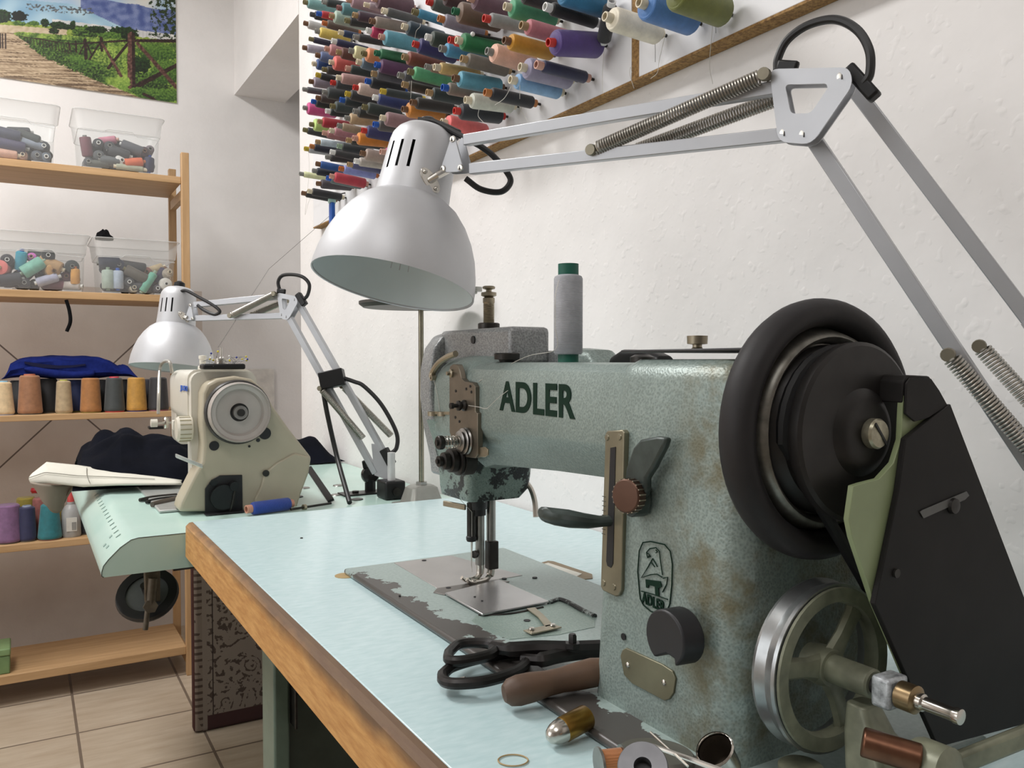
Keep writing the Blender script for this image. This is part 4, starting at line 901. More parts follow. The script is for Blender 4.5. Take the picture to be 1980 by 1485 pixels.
# ivory waistband: strip from the machine to the left, hanging over the table front
def band_(i, j):
    pts = [(62, 915, 1.93), (90, 893, 1.93), (150, 899, 1.92), (230, 911, 1.90), (352, 928, 1.86)]
    low = [(60, 936, 1.90), (95, 934, 1.88), (160, 941, 1.86), (230, 936, 1.83), (352, 934, 1.80)]
    k = i*4; a_ = min(int(k), 3); fr = k-a_
    f_ = lambda P: [P[a_][q]+(P[a_+1][q]-P[a_][q])*fr for q in range(3)]
    A, B_ = f_(pts), f_(low)
    C_ = [A[q]+(B_[q]-A[q])*j for q in range(3)]
    p = py(*C_); bul = .012*math.sin(j*math.pi)
    p += V((-.4, -.9, .2))*bul
    if p.x > .135: p.z = max(p.z, ZB+.006)
    return p
MB().grid(band_, 36, 8).done('lining', WHT, G, solid=.004, label='ivory lining strip')
MB().tube([band_(i/30, .55)+V((-.0005, -.002, .002)) for i in range(28)], .0008, 5).done('seam', mat('seam_grey', '8d8a80', .8), G)
MB().tube([band_(.56, i/8)+V((-.0005, -.002, .002)) for i in range(1, 8)], .0008, 5).done('seam', mat('seam_grey', '8d8a80', .8), G)
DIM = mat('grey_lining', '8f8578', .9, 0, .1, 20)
def flap(i, j):
    x0, x1 = 62+i*95, 76+i*60
    u = x0+(x1-x0)*j; v = 932+6*math.sin(i*3.1)+j*(18+36*math.sin(i*math.pi)**1.0)
    p = py(u, v, 1.895-.03*math.sin(i*6)*.5); return p
MB().grid(flap, 20, 10).done('hanging_fold', DIM, G, solid=.004, label='grey inner side hanging down')
# navy cloth behind the machine
def heap(i, j):
    u = 560+i*82; s = j*2-1
    top = [838, 832, 842, 858, 853, 868, 880][min(6, int(i*6.99))] if False else 836+30*i+8*math.sin(i*9)
    p = py(u, top, 2.20); H = max(.004, (p.z-ZB-.004))*math.sin(min(1, (1-i)*3.2)*math.pi/2)*math.sin(min(1, i*6+.3)*math.pi/2)
    return V((p.x, 2.20+s*.11, ZB+.004+H*max(0, math.cos(s*math.pi/2))+.004*mnoise.noise(V((p.x*30, s*3, 2)))))
tag(MB().grid(heap, 26, 14).done('cloth', NAVY), 'black cloth bundled behind the cream machine by the wall', 'cloth')
# pale board leaning on the back wall behind the machine
t = thing('wall_panel', 'pale square cover panel on the back wall behind the cream machine', 'panel', (.72, YB-.01, .80))
MB().box((.655, YB-.02, .62), (.873, YB-.001, .998)).done('panel', mat('pale_panel', 'd6d2cc', .6), t, bev=.003)
# ================================================================ articulated lamps
def along(a, b, t): return V(a).lerp(V(b), t)
def lamp(label, C, axis, r, nrm, tri, swv, ub, joint, hole, jscr, lb, usp, lsp, boots, cables, bw=.0115, bl=None, sr=.00095, sR=.0058):
    """C rim centre, axis up through the shade, nrm side of the arms that faces the room; all points lie on the near faces of the arms"""
    axis = V(axis).normalized(); n = V(nrm).normalized(); k = r/.0845
    L = thing('desk_lamp', label, 'lamp', C, 'silver spring-arm lamps')
    prof = [(.0845, 0), (.0842, .008), (.0822, .022), (.0780, .039), (.0712, .056), (.0624, .071), (.0512, .0845), (.0410, .0920), (.0372, .0935)]
    inn = [(a-.0013, h+(.0004 if i == 0 else -.0008)) for i, (a, h) in enumerate(prof)]
    P = [(a*k, h*k) for a, h in prof+inn[::-1]]
    MB().lathe(C, axis, P, 56, closed=True).done('lamp_shade', SHADE, L, ang=50)
    inner = [(a*k, h*k) for a, h in [(.0828, .002), (.0825, .008), (.0805, .022), (.0763, .039), (.0695, .056), (.0607, .071), (.0495, .0845), (.0355, .0915)]]
    MB().lathe(C, axis, inner, 48).done('shade_lining', mat('lamp_white_inside', 'e4eef0', .35, 0, .02), L, recalc=True, label='pale grey inner side')
    # neck with slots cut as openings in a lathe mesh
    seg = 72; h0, h1 = .098*k, .170*k
    q = V((0, 0, 1)).rotation_difference(axis)
    view = (V((0, 0, CAM_Z))-V(C)); view = (view-axis*view.dot(axis)).normalized()
    base_a = math.atan2((q.inverted()@view).y, (q.inverted()@view).x)
    hs = [(.0393, .0905), (.0389, .098), (.0383, .106), (.0377, .1145), (.0365, .1445), (.0359, .153), (.0346, .160), (.0310, .1665), (.0250, .172), (.014, .175), (0, .1755)]
    mb = MB(); rings = []
    for a, h in hs:
        rings.append([mb.bm.verts.new(V(C)+q@V((a*k*math.cos(2*math.pi*i/seg+base_a), a*k*math.sin(2*math.pi*i/seg+base_a), h*k))) for i in range(seg)] if a > 0 else [mb.bm.verts.new(V(C)+axis*h*k)])
    slots = {(-4) % seg, (-8) % seg, (-12) % seg}
    for a in range(len(rings)-1):
        for i in range(seg):
            j = (i+1) % seg
            if a == 3 and i in slots: continue
            if len(rings[a+1]) == 1: mb.face([rings[a][i], rings[a][j], rings[a+1][0]])
            else: mb.face([rings[a][i], rings[a][j], rings[a+1][j], rings[a+1][i]])
    mb.done('lamp_neck', SHADE, L, ang=50)
    MB().lathe(C, axis, [(.030*k, .10*k), (.030*k, .155*k), (0, .165*k)], 20).done('socket', BLACKPL, L)
    MB().lathe(V(C)+axis*.174*k, axis, [(0, 0), (.012*k, 0), (.011*k, .010*k), (.005*k, .014*k), (0, .014*k)], 14).done('cable_boot', BLACKPL, L)
    MB().lathe(V(C)+axis*.035*k, axis, [(0, 0), (.012*k, .004*k), (.022*k, .02*k), (.022*k, .038*k), (.012*k, .055*k), (.012*k, .08*k), (0, .08*k)], 20).done('bulb', mat('bulb_glass', 'dde4e6', .1, 0, .02, coat=1), L)
    # swivel on the neck
    vd_ = (V(C)-V((0, 0, CAM_Z))).normalized(); d = RT*swv-vd_*math.sqrt(1-swv*swv); d = (d-axis*d.dot(axis)).normalized()
    s0 = V(C)+axis*.1060*k+d*.0372*k
    tl = (axis*.62-axis.cross(d)*.78).normalized()
    if tl.dot(RT)*tl.dot(UP) > 0: tl = (axis*.62+axis.cross(d)*.78).normalized()
    ts = d.cross(tl)
    MB().prism([s0+tl*math.cos(2*math.pi*i/24)*.0145*k+ts*math.sin(2*math.pi*i/24)*.0075*k-d*.002 for i in range(24)], d*.0035).done('flange', CHROME, L, bev=.0005)
    s1 = s0+d*.006+(V(tri[1])-s0)*.25
    MB().tube([s0, s1, V(tri[1])-n*bw*.5], .0038*k, 10).done('swivel_pin', CHROME, L)
    for sg in (-1, 1): MB().ball(s0+tl*.0098*k*sg+d*.0016, .0024*k).done('screw', CHROME, L)
    # triangular end plates
    tri = [V(p) for p in tri]; cen = sum(tri, V((0, 0, 0)))/3
    def rounded(pts, rad):
        out = []; m_ = len(pts)
        for i in range(m_):
            p, a, b_ = pts[i], pts[i-1], pts[(i+1) % m_]
            da, db = (a-p).normalized(), (b_-p).normalized(); rr = min(rad, (a-p).length*.45, (b_-p).length*.45)
            for t in range(5):
                s = t/4; out.append((p+da*rr)*(1-s)**2+p*2*s*(1-s)+(p+db*rr)*s*s)
        return out
    o3 = rounded([cen+(p-cen)*1.42 for p in tri], .009*k)
    for sg in (0, -1):
        MB().prism([p+n*(.0012 if sg == 0 else -bw-.0032) for p in o3], n*.002).done('end_plate', ALU, L, bev=.0004)
    for p in tri:
        MB().lathe(p+n*.0028, n, [(0, 0), (.0036*k, 0), (.0030*k, .0016), (0, .0022)], 14).done('screw', CHROME, L)
        MB().bar(p+n*.0048-axis*.0022*k, p+n*.0048+axis*.0022*k, .0008, .0008, n).done('screw_slot', DSTEEL, L)
    bl = bl or bw
    for a, b_, w_ in [(a, b_, bw) for a, b_ in ub]+[(a, b_, bl) for a, b_ in lb]:
        MB().bar(V(a)-n*w_/2, V(b_)-n*w_/2, w_, w_, n).done('arm_bar', ALU, L, bev=.0008)
    # joint plates
    jo = rounded([V(p) for p in joint], .008*k); cj = sum((V(p) for p in joint), V((0, 0, 0)))/len(joint)
    if hole:
        ho = rounded([V(p) for p in hole], .004*k)
        while len(ho) < len(jo): ho.insert(0, ho[0].copy())
        # start both loops at the nearest corner
        best = min(range(len(ho)), key=lambda s_: sum((ho[(s_+i) % len(ho)]-jo[i]).length for i in range(0, len(jo), 3)))
        ho = ho[best:]+ho[:best]
        for off in (.0012, -bw-.0032): MB().frame([p+n*off for p in jo], [p+n*off for p in ho], n*.002).done('joint_plate', ALU, L, bev=0)
    else:
        for off in (.0012, -bw-.0032): MB().prism([p+n*off for p in jo], n*.002).done('joint_plate', ALU, L, bev=.0004)
    for p in jscr:
        MB().lathe(V(p)+n*.003, n, [(0, 0), (.0046*k, 0), (.0040*k, .0016), (0, .0024)], 16).done('screw', CHROME, L)
        MB().bar(V(p)+n*.0053-axis*.0025*k, V(p)+n*.0053+axis*.0025*k, .0008, .0006, n).done('screw_slot', DSTEEL, L)
    PINN = mat('pin_nickel', '8e8878', .45, .7, .1, 60)
    SPR = mat('spring_steel', 'b4b0a8', .34, .9, .1, 50)
    def spring(a, b_, turns, R=sR):
        a, b_ = V(a), V(b_)
        MB().helix(a, b_, R, sr, turns, 6, 12).done('spring', SPR, L)
    for q4 in usp:
        for side in (1, -1):
            a, b_ = (V(q4[0]), V(q4[1])) if side == 1 else (V(q4[2]), V(q4[3])); d = b_-a; Ln = d.length
            spring(a+d*.03, b_-d*.03, int(Ln/.00262))
            for e in (a, b_):
                MB().lathe(e+n*.006, -n, [(0, 0), (.0048, 0), (.0052, .001), (.0052, .006), (.0036, .007), (.0036, .014), (0, .014)], 14).done('spring_pin', PINN, L)
    for q4 in lsp:
        for side in (1, -1):
            a, b_ = (V(q4[0]), V(q4[1])) if side == 1 else (V(q4[2]), V(q4[3])); d = b_-a; Ln = d.length
            spring(a+d*.04, b_, int(Ln/.0027))
            MB().lathe(a+n*.006, -n, [(0, 0), (.0048, 0), (.0052, .001), (.0052, .006), (.0036, .007), (.0036, .014), (0, .014)], 14).done('spring_pin', PINN, L)
    for a, b_, w_, h_ in boots: MB().bar(a, b_, w_, h_, n).done('cable_clip', BLACKPL, L, bev=.002)
    for pts, rr in cables: MB().tube(bez(pts, 8), rr, 10).done('cable', CABLE, L)
    return L
# --- near lamp
D0, D1 = .835, .665
def du(u): return D0+(D1-D0)*(u-888)/(1489-888)
def U(u, v): return pd(u, v, du(u))
def lo(u, v): return pd(u, v, D1+(.60-D1)*(v-200)/(883-200))
C1 = pd(760, 552, .850); vd = ray(760, 552).normalized()
ax1 = (RT*math.sin(math.radians(12.5))+UP*math.cos(math.radians(12.5)))*math.cos(math.radians(10))+vd*math.sin(math.radians(10))
n1 = ((U(1489, 168)-U(888, 269)).cross(UP)).normalized()
if n1.dot(vd) > 0: n1 = -n1
n1 = (n1+V((-.0, -.0, -.10))).normalized()
a1 = (U(895, 270), U(1500, 168)); b1_ = (U(906, 326), U(1518, 259))
c1 = (lo(1635, 150), lo(1990, 618)); d1 = (lo(1562, 255), lo(1995, 905))
LA = lamp('large near silver lamp with its shade over the green machine', C1, ax1, .0845, n1,
     [U(879, 270), U(860, 327), U(894, 325)], 0.38, [a1, b1_],
     [U(1491, 136)+n1*.002, U(1645, 133)+n1*.002, U(1652, 166)+n1*.002, U(1572, 281)+n1*.002, U(1508, 276)+n1*.002],
     [U(1521, 166)+n1*.002, U(1600, 164)+n1*.002, U(1604, 172)+n1*.002, U(1571, 221)+n1*.002, U(1532, 222)+n1*.002],
     [U(1631, 150), U(1520, 259), U(1558, 261)], [c1, d1],
     [(U(1154, 293)+n1*.008, U(1485, 149)+n1*.008, U(1205, 288)-n1*.020, U(1500, 178)-n1*.020)], [(lo(1836, 684)+n1*.008, lo(2005, 880)+n1*.008, lo(1890, 672)-n1*.020, lo(2030, 825)-n1*.020)],
     [(U(1503, 128), U(1543, 131), .010, .006), (U(1638, 128)-n1*.006, U(1690, 186)-n1*.006, .010, .010), (pd(846, 243, .885), pd(885, 262, .875), .012, .012)],
     [([U(1500, 132)-n1*.004, U(1502, 110)-n1*.004, U(1520, 75)-n1*.004, U(1560, 46)-n1*.004, U(1612, 35)-n1*.004, U(1655, 55)-n1*.004, U(1679, 95)-n1*.004, U(1680, 140)-n1*.004, U(1668, 160)-n1*.004], .0034),
      ([pd(925, 280, .85), pd(952, 300, .85), pd(978, 330, .85), pd(987, 352, .848), pd(968, 371, .845), pd(930, 366, .842), pd(900, 345, .84)], .0032),
      ([pd(808, 232, .865), pd(840, 236, .865), pd(870, 252, .862), pd(905, 270, .855), pd(928, 282, .85)], .0032)], bw=.0108, bl=.0118)
# foot of the near lamp, on the near right corner of the table
ft = lo(1995, 905); e_ = (lo(1995, 905)-lo(1562, 255)).normalized()
BP = V((ft.x+.004, ft.y-.035, .84))
MB().prism([ft+V((0, .015, .03)), lo(1990, 618)+e_*.16, BP+V((0, .012, .01)), BP+V((0, .012, -.02)), BP+V((0, -.012, -.02)), BP+V((0, -.014, 0))], n1*-.002).done('base_plate', ALU, LA)
MB().bar(lo(1990, 618), lo(1990, 618)+e_*.17, .0122, .0122, n1).done('arm_bar', ALU, LA)
MB().cyl((BP.x, BP.y, .80), (BP.x, BP.y, .85), .008).done('post', ALU, LA)
MB().box((BP.x-.02, BP.y-.025, .781), (BP.x+.02, BP.y+.025, .815)).done('clamp', BLACKPL, LA, bev=.003)
# --- far lamp
C2 = pd(333, 712, 1.75); vd = ray(333, 712).normalized()
ax2 = (RT*math.sin(math.radians(5))+UP*math.cos(math.radians(5)))*math.cos(math.radians(7.5))+vd*math.sin(math.radians(7.5))
def U2(u, v): return pd(u, v, 1.735+(1.665-1.735)*(u-370)/(560-370))
def L2(u, v): return pd(u, v, 1.665+(1.632-1.665)*(v-590)/(900-590))
n2 = ((U2(545, 609)-U2(376, 614)).cross(UP)).normalized()
if n2.dot(vd) > 0: n2 = -n2
LB = lamp('small far silver lamp with its shade behind the cream machine', C2, ax2, .0845, n2,
     [U2(370, 590), U2(361, 616), U2(374, 616)], 0.45, [(U2(373, 589), U2(546, 572)), (U2(376, 615), U2(550, 610))],
     [U2(538, 566)+n2*.002, U2(574, 573)+n2*.002, U2(579, 584)+n2*.002, U2(559, 620)+n2*.002, U2(545, 616)+n2*.002],
     [U2(547, 577)+n2*.002, U2(562, 580)+n2*.002, U2(562, 584)+n2*.002, U2(555, 600)+n2*.002, U2(550, 598)+n2*.002],
     [U2(572, 580), U2(547, 609), U2(556, 613)], [(L2(573, 582), L2(748, 890)), (L2(557, 614), L2(724, 915))],
     [(U2(451, 611)+n2*.008, U2(535, 569)+n2*.008, U2(478, 607)-n2*.020, U2(542, 580)-n2*.020)], [(L2(624, 751)+n2*.008, L2(706, 847)+n2*.008, L2(653, 747)-n2*.020, L2(748, 844)-n2*.020)],
     [(U2(536, 562), U2(552, 564), .010, .006), (U2(576, 568), U2(590, 590), .012, .012), (L2(620, 738), L2(666, 728), .034, .03), (L2(742, 868), L2(758, 898), .016, .016)],
     [([U2(541, 562), U2(538, 545), U2(546, 533), U2(566, 531), U2(586, 536), U2(598, 550), U2(595, 570), U2(586, 580)], .0036),
      ([U2(347, 565), U2(360, 562), U2(385, 575), U2(412, 590), U2(425, 602), U2(415, 608), U2(395, 600), U2(382, 590)], .0034),
      ([L2(664, 731), L2(685, 738), L2(704, 747), L2(738, 783), L2(766, 835), L2(767, 865), L2(756, 877)], .0042),
      ([L2(624, 750), L2(633, 801), L2(652, 885), pz(676, 972, ZB+.004)], .0048)], bw=.0118, sr=.0012)
b0 = pz(757, 964, ZB)
MB().prism([L2(718, 858), L2(733, 860), L2(753, 893), L2(754, 930), L2(724, 919)], n2*-.003).done('base_plate', ALU, LB)
p = L2(758, 900); MB().cyl((b0.x, b0.y, ZB+.03), (b0.x, b0.y, ZB+.09), .0075).done('post', mat('white_post', 'd0d0d0', .35, .2), LB)
MB().box((b0.x-.02, b0.y-.02, ZB), (b0.x+.022, b0.y+.03, ZB+.036)).done('clamp', BLACKPL, LB, bev=.004)
MB().cyl((b0.x+.002, b0.y-.0205, ZB+.016), (b0.x+.002, b0.y-.024, ZB+.016), .008).done('clamp_screw', DSTEEL, LB)
# black belt strap running down beside the far lamp
tag(MB().bar(pz(640, 968, ZB+.004), py(597, 905, 1.70), .012, .005, (0, 1, .4)).done('strap', BLACKPL), 'flat black strap leaning from the far table to the cream machine', 'strap')
# black knob unit and metal plate by the foot of the far lamp
p = pz(716, 952, ZB)
t = thing('thread_guide', 'black round knob unit standing on a metal plate left of the far lamp foot', 'thread guide', p)
MB().box(p+V((-.065, -.030, .0005)), p+V((.020, .012, .0035))).done('plate', DSTEEL, t)
MB().cyl(p+V((0, 0, .003)), p+V((0, 0, .026)), .011).done('stem', BLACKPL, t)
MB().lathe(p+V((0, 0, .036)), (-.2, -1, .1), [(0, -.008), (.017, -.008), (.0185, -.004), (.0185, .004), (.016, .008), (0, .009)], 26).done('knob', mat('black_bakelite', '1d1b1a', .25, 0, .1, 20, coat=.5), t)
MB().cyl(p+V((-.010, 0, .05)), p+V((-.014, 0, .066)), .005, .004).done('lug', BLACKPL, t, bev=.002)
MB().lathe(p+V((-.035, -.01, .0035)), (0, 0, 1), [(0, 0), (.007, 0), (.007, .004), (0, .004)], 6).done('bolt', DSTEEL, t)
for k, (u, v) in enumerate(((655, 939), (652, 957), (588, 944), (574, 961), (690, 966))):
    c = pz(u, v, ZB)
    tag(MB().cyl(c+V((0, 0, .0002)), c+V((0, 0, .0016)), .0125, .0115, seg=24).done('table_cap', [STEEL, STEEL, STEEL, DSTEEL, DSTEEL][k]), ['steel disc in the far table right of the cream machine, rear one', 'steel disc in the far table right of the cream machine, front one', 'steel disc in the far table close to the cream cover, rear one', 'dark disc in the far table close to the blue spool', 'dark disc in the far table left of the lamp clamp'][k], 'disc')
a = pz(562, 985, ZB+.004); b_ = pz(640, 973, ZB+.004)
t = thing('belt_rod', 'thin steel rod lying behind the blue spool on the far table', 'rod', a)
MB().cyl(a, b_, .0022).done('rod', DSTEEL, t); MB().cyl(a.lerp(b_, .30), a.lerp(b_, .36), .0055).done('collar', BRASSY, t)
# thread stand
p = pz(812, 955, ZB)
p = py(815, 950, 1.405); p.z = ZB
t = thing('thread_stand', 'grey thread stand with a thin pole and disc behind the green machine', 'thread stand', p)
GRYP = mat('grey_cast', '9a9a94', .35, .4, .08, 40)
MB().loft([[p+V((x*.046, y*.040, .0)) for x, y in rrect(-1, -1, 1, 1, .2, 3)], [p+V((x*.046, y*.040, .004)) for x, y in rrect(-1, -1, 1, 1, .2, 3)], [p+V((x*.034, y*.030, .004)) for x, y in rrect(-1, -1, 1, 1, .3, 3)], [p+V((x*.026, y*.022, .034)) for x, y in rrect(-1, -1, 1, 1, .4, 3)], [p+V((x*.020, y*.018, .038)) for x, y in rrect(-1, -1, 1, 1, .5, 3)]]).done('base', GRYP, t)
MB().lathe(p+V((0, 0, .037)), (0, 0, 1), [(0, 0), (.011, 0), (.011, .007), (0, .007)], 6).done('nut', STEEL, t)
topz = py(815, 596, p.y).z
MB().cyl(p+V((0, 0, .04)), V((p.x, p.y, topz)), .0048).done('pole', mat('old_chrome', '8a8676', .25, 1, .2, 40), t)
MB().lathe((p.x-.014, p.y, topz), (0, 0, 1), [(0, 0), (.092, 0), (.100, .006), (.100, .011), (.094, .007), (0, .004)], 40).done('disc', mat('dark_disc', '4a4844', .45, .4), t)
q = px(930, 552, .70)
MB().cyl((p.x, p.y, topz+.004), (p.x, p.y, topz+.06), .004).done('upper_pole', STEEL, t)
MB().bar((p.x, p.y, topz+.02), (.706, p.y-.08, topz+.028), .012, .008, (0, 0, 1)).done('side_arm', GRYP, t, bev=.002)
MB().cyl((.704, p.y-.08, topz+.028), (.704, p.y-.08, topz+.036), .012).done('arm_cap', GRYP, t)
# ================================================================ near table
ZA = .78; TA0, TA1 = .12, 1.354; XF = .2115
m, nt, b = newmat('turquoise_laminate'); tc = N(nt, 'ShaderNodeTexCoord'); mp = N(nt, 'ShaderNodeMapping'); mp.inputs['Scale'].default_value = (60, 200, 60); mp.inputs['Rotation'].default_value = (0, 0, .5)
nt.links.new(tc.outputs['Object'], mp.inputs[0]); f = noise_of(nt, 1, 3, .5, mp.outputs[0]); f2 = noise_of(nt, 6, 3, .5, tc.outputs['Object'])
c = mixc(nt, ramp(nt, f, .3, .7), lin('bfdadd'), lin('d0e6e9')); c = mixc(nt, math_n(nt, 'MULTIPLY', ramp(nt, f2, .4, .7), .3), c, lin('c2d8db'))
nt.links.new(c, b.inputs['Base Color']); b.inputs['Roughness'].default_value = .24; bumpn(nt, b, f, .12, .0006)
LAMA = m
m, nt, b = newmat('worn_wood_edge'); tc = N(nt, 'ShaderNodeTexCoord'); mp = N(nt, 'ShaderNodeMapping'); mp.inputs['Scale'].default_value = (200, 25, 200)
nt.links.new(tc.outputs['Object'], mp.inputs[0]); f = noise_of(nt, 1, 4, .65, mp.outputs[0]); f2 = noise_of(nt, 14, 4, .6, tc.outputs['Object'])
sp = N(nt, 'ShaderNodeSeparateXYZ'); nt.links.new(tc.outputs['Object'], sp.inputs[0])
c = mixc(nt, ramp(nt, f, .3, .75), lin('b27d42'), lin('d8a868'))
wear = math_n(nt, 'ADD', math_n(nt, 'MULTIPLY', f2, .02), math_n(nt, 'MULTIPLY', sp.outputs[2], 1.0))
wear = math_n(nt, 'SUBTRACT', wear, math_n(nt, 'MULTIPLY', sp.outputs[1], .013))
wm = N(nt, 'ShaderNodeMapRange', clamp=True); nt.links.new(wear, wm.inputs[0]); wm.inputs[1].default_value = -.010; wm.inputs[2].default_value = .006
c = mixc(nt, math_n(nt, 'MULTIPLY', wm.outputs[0], .85), c, lin('4f4038'))
nt.links.new(c, b.inputs['Base Color']); b.inputs['Roughness'].default_value = .5; bumpn(nt, b, f, .2, .001)
WEDGE = m
TA = thing('sewing_table', 'pale turquoise sewing table with a worn wooden front edge under the green machine', 'table', (.45, .74, ZA))
MB().box((XF+.010, TA0, ZA-.052), (.722, TA1, ZA)).done('tabletop', LAMA, TA, bev=.0015)
MB().prism([V((XF+.010, TA0, ZA-.0004)), V((XF+.005, TA0, ZA-.001)), V((XF, TA0, ZA-.006)), V((XF-.001, TA0, ZA-.053)), V((XF+.010, TA0, ZA-.053))], (0, TA1-TA0, 0)).done('edge_band', WEDGE, TA, label='worn varnished wooden edge band')
MB().cyl((.3185, .922, ZA-.001), (.3185, .922, ZA+.0005), .0125, seg=30).done('hinge_inlay', mat('tan_wood', 'b49a6c', .6), TA)
h = [pz(*q, ZA+.0008) for q in ((1030, 1092), (1060, 1084), (1070, 1085), (1145, 1110), (1146, 1118), (1110, 1122), (1100, 1121))]
MB().prism(h, (0, 0, -.002)).done('hinge_inlay', mat('brown_wood', '8a7a62', .6), TA)
h = [pz(*q, ZA+.0014) for q in ((1040, 1093), (1060, 1088), (1125, 1109), (1112, 1116))]
MB().prism(h, (0, 0, -.001)).done('hinge_slot', mat('white_inlay', 'dcdad0', .5), TA)
GREYD = mat('dark_green_steel', '3f4a42', .4, 0, .12, 40, .1, 300)
for y in (.28, 1.06):
    MB().box((.262, y-.03, .03), (.282, y+.03, ZA-.053)).done('leg', GREYG, TA, bev=.003)
    MB().box((.282, y-.012, .25), (.62, y+.022, ZA-.075)).done('leg_panel', GREYD, TA, bev=.004)
    MB().box((.268, y-.026, 0), (.66, y+.026, .035)).done('foot', GREYG, TA, bev=.004)
    MB().box((.61, y-.03, .03), (.63, y+.03, ZA-.053)).done('leg', GREYG, TA, bev=.003)
MB().box((.40, .32, .18), (.44, 1.02, .22)).done('cross_bar', GREYD, TA, bev=.003)
q = px(512, 1292, .283); MB().box((.2835, 1.036, q.z-.03), (.287, 1.012, q.z+.02)).done('switch_plate', DSTEEL, TA, bev=.001)
MB().box((.30, .50, .60), (.60, .98, ZA-.056)).done('motor_tray', mat('tray_black', '26292a', .45), TA, bev=.004)
t = thing('storage_box', 'dark box on the floor under the near table with a pale edge', 'box', (.45, 1.5, 0))
MB().box((.42, 1.5, 0), (.70, 1.85, .07)).done('box_body', mat('dark_box', '2a2e2c', .5), t, bev=.004)
MB().box((.43, 1.49, .02), (.48, 1.499, .06)).done('box_tab', mat('pale_tab', 'a8b0ae', .5), t)
# ================================================================ the green hammered-paint machine
def hammer(name, c0, c1, stain=False, chips=False):
    m, nt, b = newmat(name); tc = N(nt, 'ShaderNodeTexCoord'); vec = tc.outputs['Object']
    vo = N(nt, 'ShaderNodeTexVoronoi', feature='SMOOTH_F1'); vo.inputs['Scale'].default_value = 560; vo.inputs['Smoothness'].default_value = .6
    nz = N(nt, 'ShaderNodeTexNoise'); nz.inputs['Scale'].default_value = 260; nz.inputs['Detail'].default_value = 2; nt.links.new(vec, nz.inputs['Vector'])
    mxv = N(nt, 'ShaderNodeVectorMath', operation='ADD'); sc = N(nt, 'ShaderNodeVectorMath', operation='SCALE'); sc.inputs['Scale'].default_value = .002
    nt.links.new(nz.outputs['Color'], sc.inputs[0]); nt.links.new(vec, mxv.inputs[0]); nt.links.new(sc.outputs[0], mxv.inputs[1]); nt.links.new(mxv.outputs[0], vo.inputs['Vector'])
    h = vo.outputs['Distance']; big = noise_of(nt, 16, 4, .6, vec)
    c = mixc(nt, ramp(nt, h, .1, .75), lin(c0), lin(c1))
    c = mixc(nt, math_n(nt, 'MULTIPLY', ramp(nt, big, .45, .75), .35), c, mul(lin(c0), .8))
    sp = N(nt, 'ShaderNodeSeparateXYZ'); nt.links.new(vec, sp.inputs[0])
    if stain:
        g = ramp(nt, math_n(nt, 'ADD', math_n(nt, 'MULTIPLY', sp.outputs[1], -1), math_n(nt, 'MULTIPLY', noise_of(nt, 22, 4, .6, vec), .06)), .215, .255)
        g2 = ramp(nt, noise_of(nt, 30, 4, .65, vec), .42, .62)
        c = mixc(nt, math_n(nt, 'MULTIPLY', math_n(nt, 'MULTIPLY', g, g2), .75), c, lin('675c38'))
        g4 = math_n(nt, 'MULTIPLY', ramp(nt, math_n(nt, 'MULTIPLY', sp.outputs[2], -1), -.16, .0), ramp(nt, noise_of(nt, 12, 4, .6, vec, ), .45, .65))
        c = mixc(nt, math_n(nt, 'MULTIPLY', g4, .30), c, lin('5f5a3c'))
    rough = .38
    if chips:
        k = math_n(nt, 'ADD', noise_of(nt, 55, 5, .7, vec), math_n(nt, 'MULTIPLY', ramp(nt, math_n(nt, 'MULTIPLY', sp.outputs[2], -1), -.20, -.09), .16))
        msk = ramp(nt, k, .625, .65); c = mixc(nt, msk, c, lin('2b2d2d'))
    nt.links.new(c, b.inputs['Base Color']); b.inputs['Roughness'].default_value = rough; b.inputs['Metallic'].default_value = .18
    bumpn(nt, b, h, .35, .0006); return m
HAM = hammer('green_hammer_paint', '7a8984', '98a6a1', stain=True)
HAMC = hammer('chipped_hammer_paint', '70827b', '8a9a93', chips=True)
HAMG = hammer('grey_hammer_paint', '77797a', 'a3a5a5')
m, nt, b = newmat('worn_bed_paint'); tc = N(nt, 'ShaderNodeTexCoord'); vec = tc.outputs['Object']; sp = N(nt, 'ShaderNodeSeparateXYZ'); nt.links.new(vec, sp.inputs[0])
fb = noise_of(nt, 26, 5, .62, vec); fs = noise_of(nt, 300, 3, .5, vec)
gx = ramp(nt, math_n(nt, 'MULTIPLY', sp.outputs[0], -1), .045, .108)          # 1 at the front edge
gy = ramp(nt, math_n(nt, 'MULTIPLY', sp.outputs[1], -1), -.33, .05)           # grows towards the pillar
k = math_n(nt, 'ADD', math_n(nt, 'MULTIPLY', fb, .9), math_n(nt, 'ADD', math_n(nt, 'MULTIPLY', gx, .30), math_n(nt, 'MULTIPLY', math_n(nt, 'MULTIPLY', gx, gy), .30)))
msk = ramp(nt, k, .735, .745)
c = mixc(nt, ramp(nt, fs, .3, .7), lin('92a29e'), lin('a3b2ae')); c = mixc(nt, msk, c, lin('4b4744'))
nt.links.new(c, b.inputs['Base Color']); b.inputs['Roughness'].default_value = .34
hh = math_n(nt, 'SUBTRACT', 1, msk); bumpn(nt, b, hh, .3, .0006)
BEDM = m
AD = thing('sewing_machine', 'old green hammer-finished sewing machine with a black handwheel on the near table', 'sewing machine', (.427, .60, ZA))
ZBED = .787
